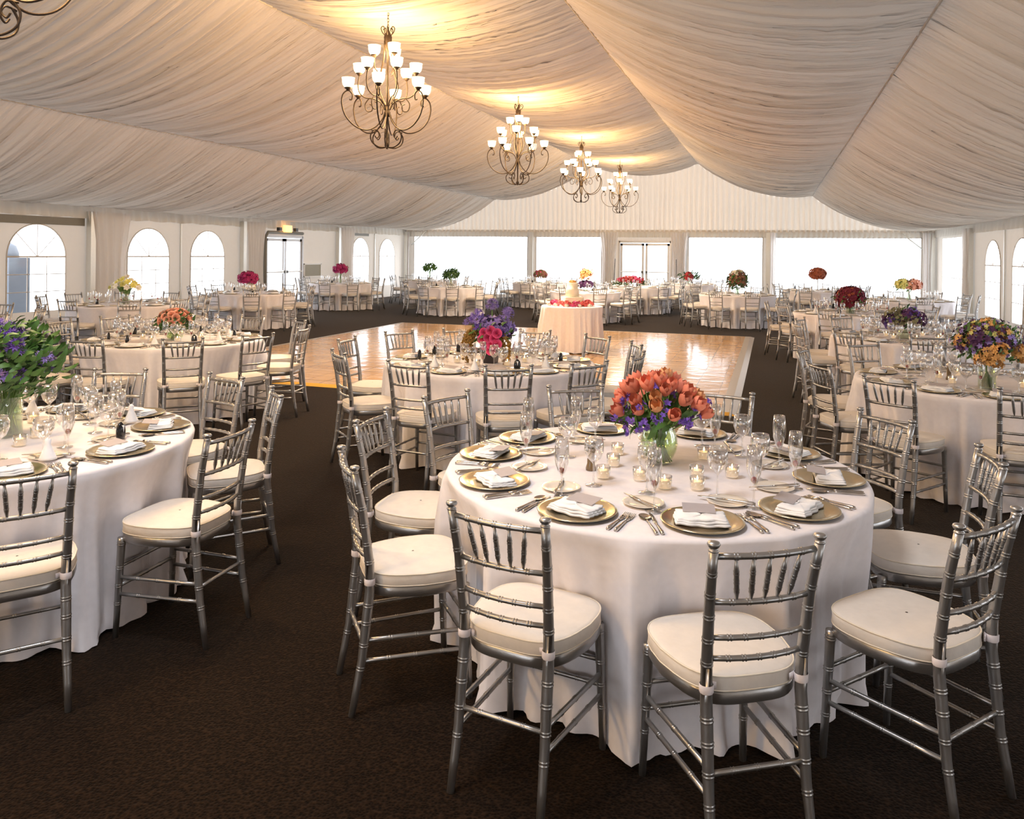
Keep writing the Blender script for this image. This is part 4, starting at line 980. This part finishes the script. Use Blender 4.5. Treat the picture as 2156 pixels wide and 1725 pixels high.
simple(1148, 595, tc('brown'), 'brown and dusty pink ball bouquet left of the wedding cake', [('brown_blooms', F_brown, 180, (0, 0, .26), .20, .05, -.5, 'star', .8, (1.1, 1, .8)), ('pink_blooms', F_pink, 30, (0, 0, .26), .2, .04, -.3, 'star', .95, (1.1, 1, .8)), ('foliage', M_leaf, 70, (0, 0, .26), .21, .05, -.4, 'leaf', .8, (1.1, 1, .8))], (.06, .12), None)
simple(1236, 612, tc('orange'), 'tall orange lilies over plum blooms right of the wedding cake', [('orange_blooms', F_coral2, 150, (0, 0, .40), .19, .06, -.6, 'leaf', .4, (1, 1, 1)), ('orange_blooms', F_apr, 60, (0, 0, .42), .15, .06, -.4, 'star', .5, (1, 1, 1)), ('plum_blooms', F_plum, 160, (0, 0, .17), .17, .045, -.7, 'star', .6, (1.2, 1, .6))], (.06, .1), None)
simple(1328, 600, tc('garland'), 'long red and pink garland lying across a far table', [('red_blooms', F_red, 220, (-.25, 0, .17), .20, .05, -.4, 'star', .6, (2.2, .9, .7)), ('pink_blooms', F_pink, 22, (-.25, 0, .18), .2, .05, -.2, 'star', .8, (2.2, .9, .7)), ('foliage', M_leafd, 150, (-.25, 0, .1), .2, .08, -.5, 'leaf', .7, (2.6, 1, .45))], None, None)
simple(1443, 598, tc('redspray'), 'spiky red spray bouquet right of the far double door', [('red_blooms', F_red, 150, (0, 0, .22), .17, .06, -.6, 'star', .4, (.9, 1, 1.1)), ('foliage', M_leafd, 60, (0, 0, .2), .25, .12, -.3, 'leaf', .7, (1.3, 1, .8))], (.05, .1), None)
simple(1548, 620, tc('whitetop'), 'large dark berry and green bouquet with white blooms on top', [('berry_blooms', F_brown, 200, (0, 0, .36), .25, .05, -.7, 'star', .6, (1, 1, .9)), ('foliage', M_leafd, 260, (0, 0, .33), .25, .07, -.8, 'leaf', .5, (1, 1, .95)), ('foliage', M_leaf, 130, (0, 0, .33), .25, .07, -.8, 'leaf', .7, (1, 1, .95)), ('white_blooms', F_white, 40, (0, 0, .52), .12, .06, -.1, 'star', .6, (1.3, 1, .6))], (.05, .16), (12, .3))
simple(1720, 612, tc('tallorange'), 'orange ball bouquet on a tall thin vase by the far right window', [('orange_blooms', F_rust, 260, (0, 0, .46), .23, .055, -.7, 'star', .75, (1, 1, .75))], (.015, .34), None)
simple(1910, 635, tc('pastel'), 'yellow and pink spray bouquet with two upright spikes near the right wall', [('yellow_blooms', F_yel, 110, (-.12, 0, .34), .17, .05, -.7, 'star', .5, (1, 1, .75)), ('peach_blooms', F_peach, 130, (.09, 0, .34), .18, .05, -.7, 'star', .5, (1, 1, .75)), ('foliage', M_leaf, 50, (-.1, 0, .3), .2, .06, -.5, 'leaf', .6, (1, 1, .8))], (.05, .2), (12, .3))
o = [x for x in COL.objects if x.name.startswith('flower_arrangement')][-1]
for x, tx in ((-.05, -.09), (.07, .11)): q = MB(); q.tube([(x, 0, .3), (tx, 0, .66)], [.006, .002], 5); q.build('spike', M_stem, o)

# ------------------------------------------------------------------ cake
CK = unp(1192, 699.5, .3)[:2]; CK = (-3.33, 13.65)
o = tablecloth('cake', 'cake table', CK, [], 2, .54, 'floor-length white tablecloth of the small round cake table on the dance floor', .775)
o.location = (CK[0], CK[1], .026)
CZ = .803
r = empty('wedding_cake', (*CK, CZ)); tag(r, 'ivory tiered wedding cake with flowers on its top', 'cake')
q = MB(); rows = []
for k, z in ((1.08, 0), (1.08, .01), (1, .012), (1, .148), (.97, .156), (.01, .157)):
    rows.append([(.172 * k * max(-1, min(1, 1.32 * math.cos(a))), .172 * k * max(-1, min(1, 1.32 * math.sin(a))), z) for a in [2 * PI * (j + .5) / 40 for j in range(40)]])
q.grid(rows, True); o = q.build('tier', M_cake, r); o.rotation_euler = (0, 0, .45)
q = MB(); q.lathe([(.118, .157), (.118, .285), (.114, .292), (.096, .293), (.094, .395), (.09, .402), (.01, .402)], 28); q.build('tier', M_cake, r)
for z, rr in ((.162, .12), (.297, .098)):
    q = MB()
    for k in range(26): a = 2 * PI * k / 26; q.blob((rr * math.cos(a), rr * math.sin(a), z), .008, 6, 4)
    q.build('icing_border', M_cake, r)
rnd = random.Random(3); ball(r, 'top_flowers', F_apr, rnd, 40, (0, 0, .41), .06, .025, -.1, 'star', .6, (1, 1, .5))
for k in range(13):
    a = k * 2 * PI / 13 + .3; rr = .29 + .04 * math.sin(k * 2.1); x, y = CK[0] + rr * math.cos(a), CK[1] + rr * math.sin(a)
    o = ball(None, 'flower_cluster', F_salmon if k % 3 != 1 else F_pink, rnd, 34, (0, 0, .035), .075, .032, -.3, 'star', .5, (1.2, 1.2, .8)); o.location = (x, y, CZ); tag(o, f'coral flower cluster at the foot of the wedding cake, {clock(math.degrees(a))} side', 'flowers', 'flower clusters round the wedding cake')
for k in range(5):
    a = R(-150 + k * 30); x, y = CK[0] + .42 * math.cos(a), CK[1] + .42 * math.sin(a)
    o = ball(None, 'white_bloom', F_white, rnd, 12, (0, 0, .02), .03, .025, -.2, 'star', .5); o.location = (x, y, CZ); tag(o, f'white bloom on the cake table cloth, {clock(math.degrees(a))} side', 'flowers', 'white blooms on the cake table')
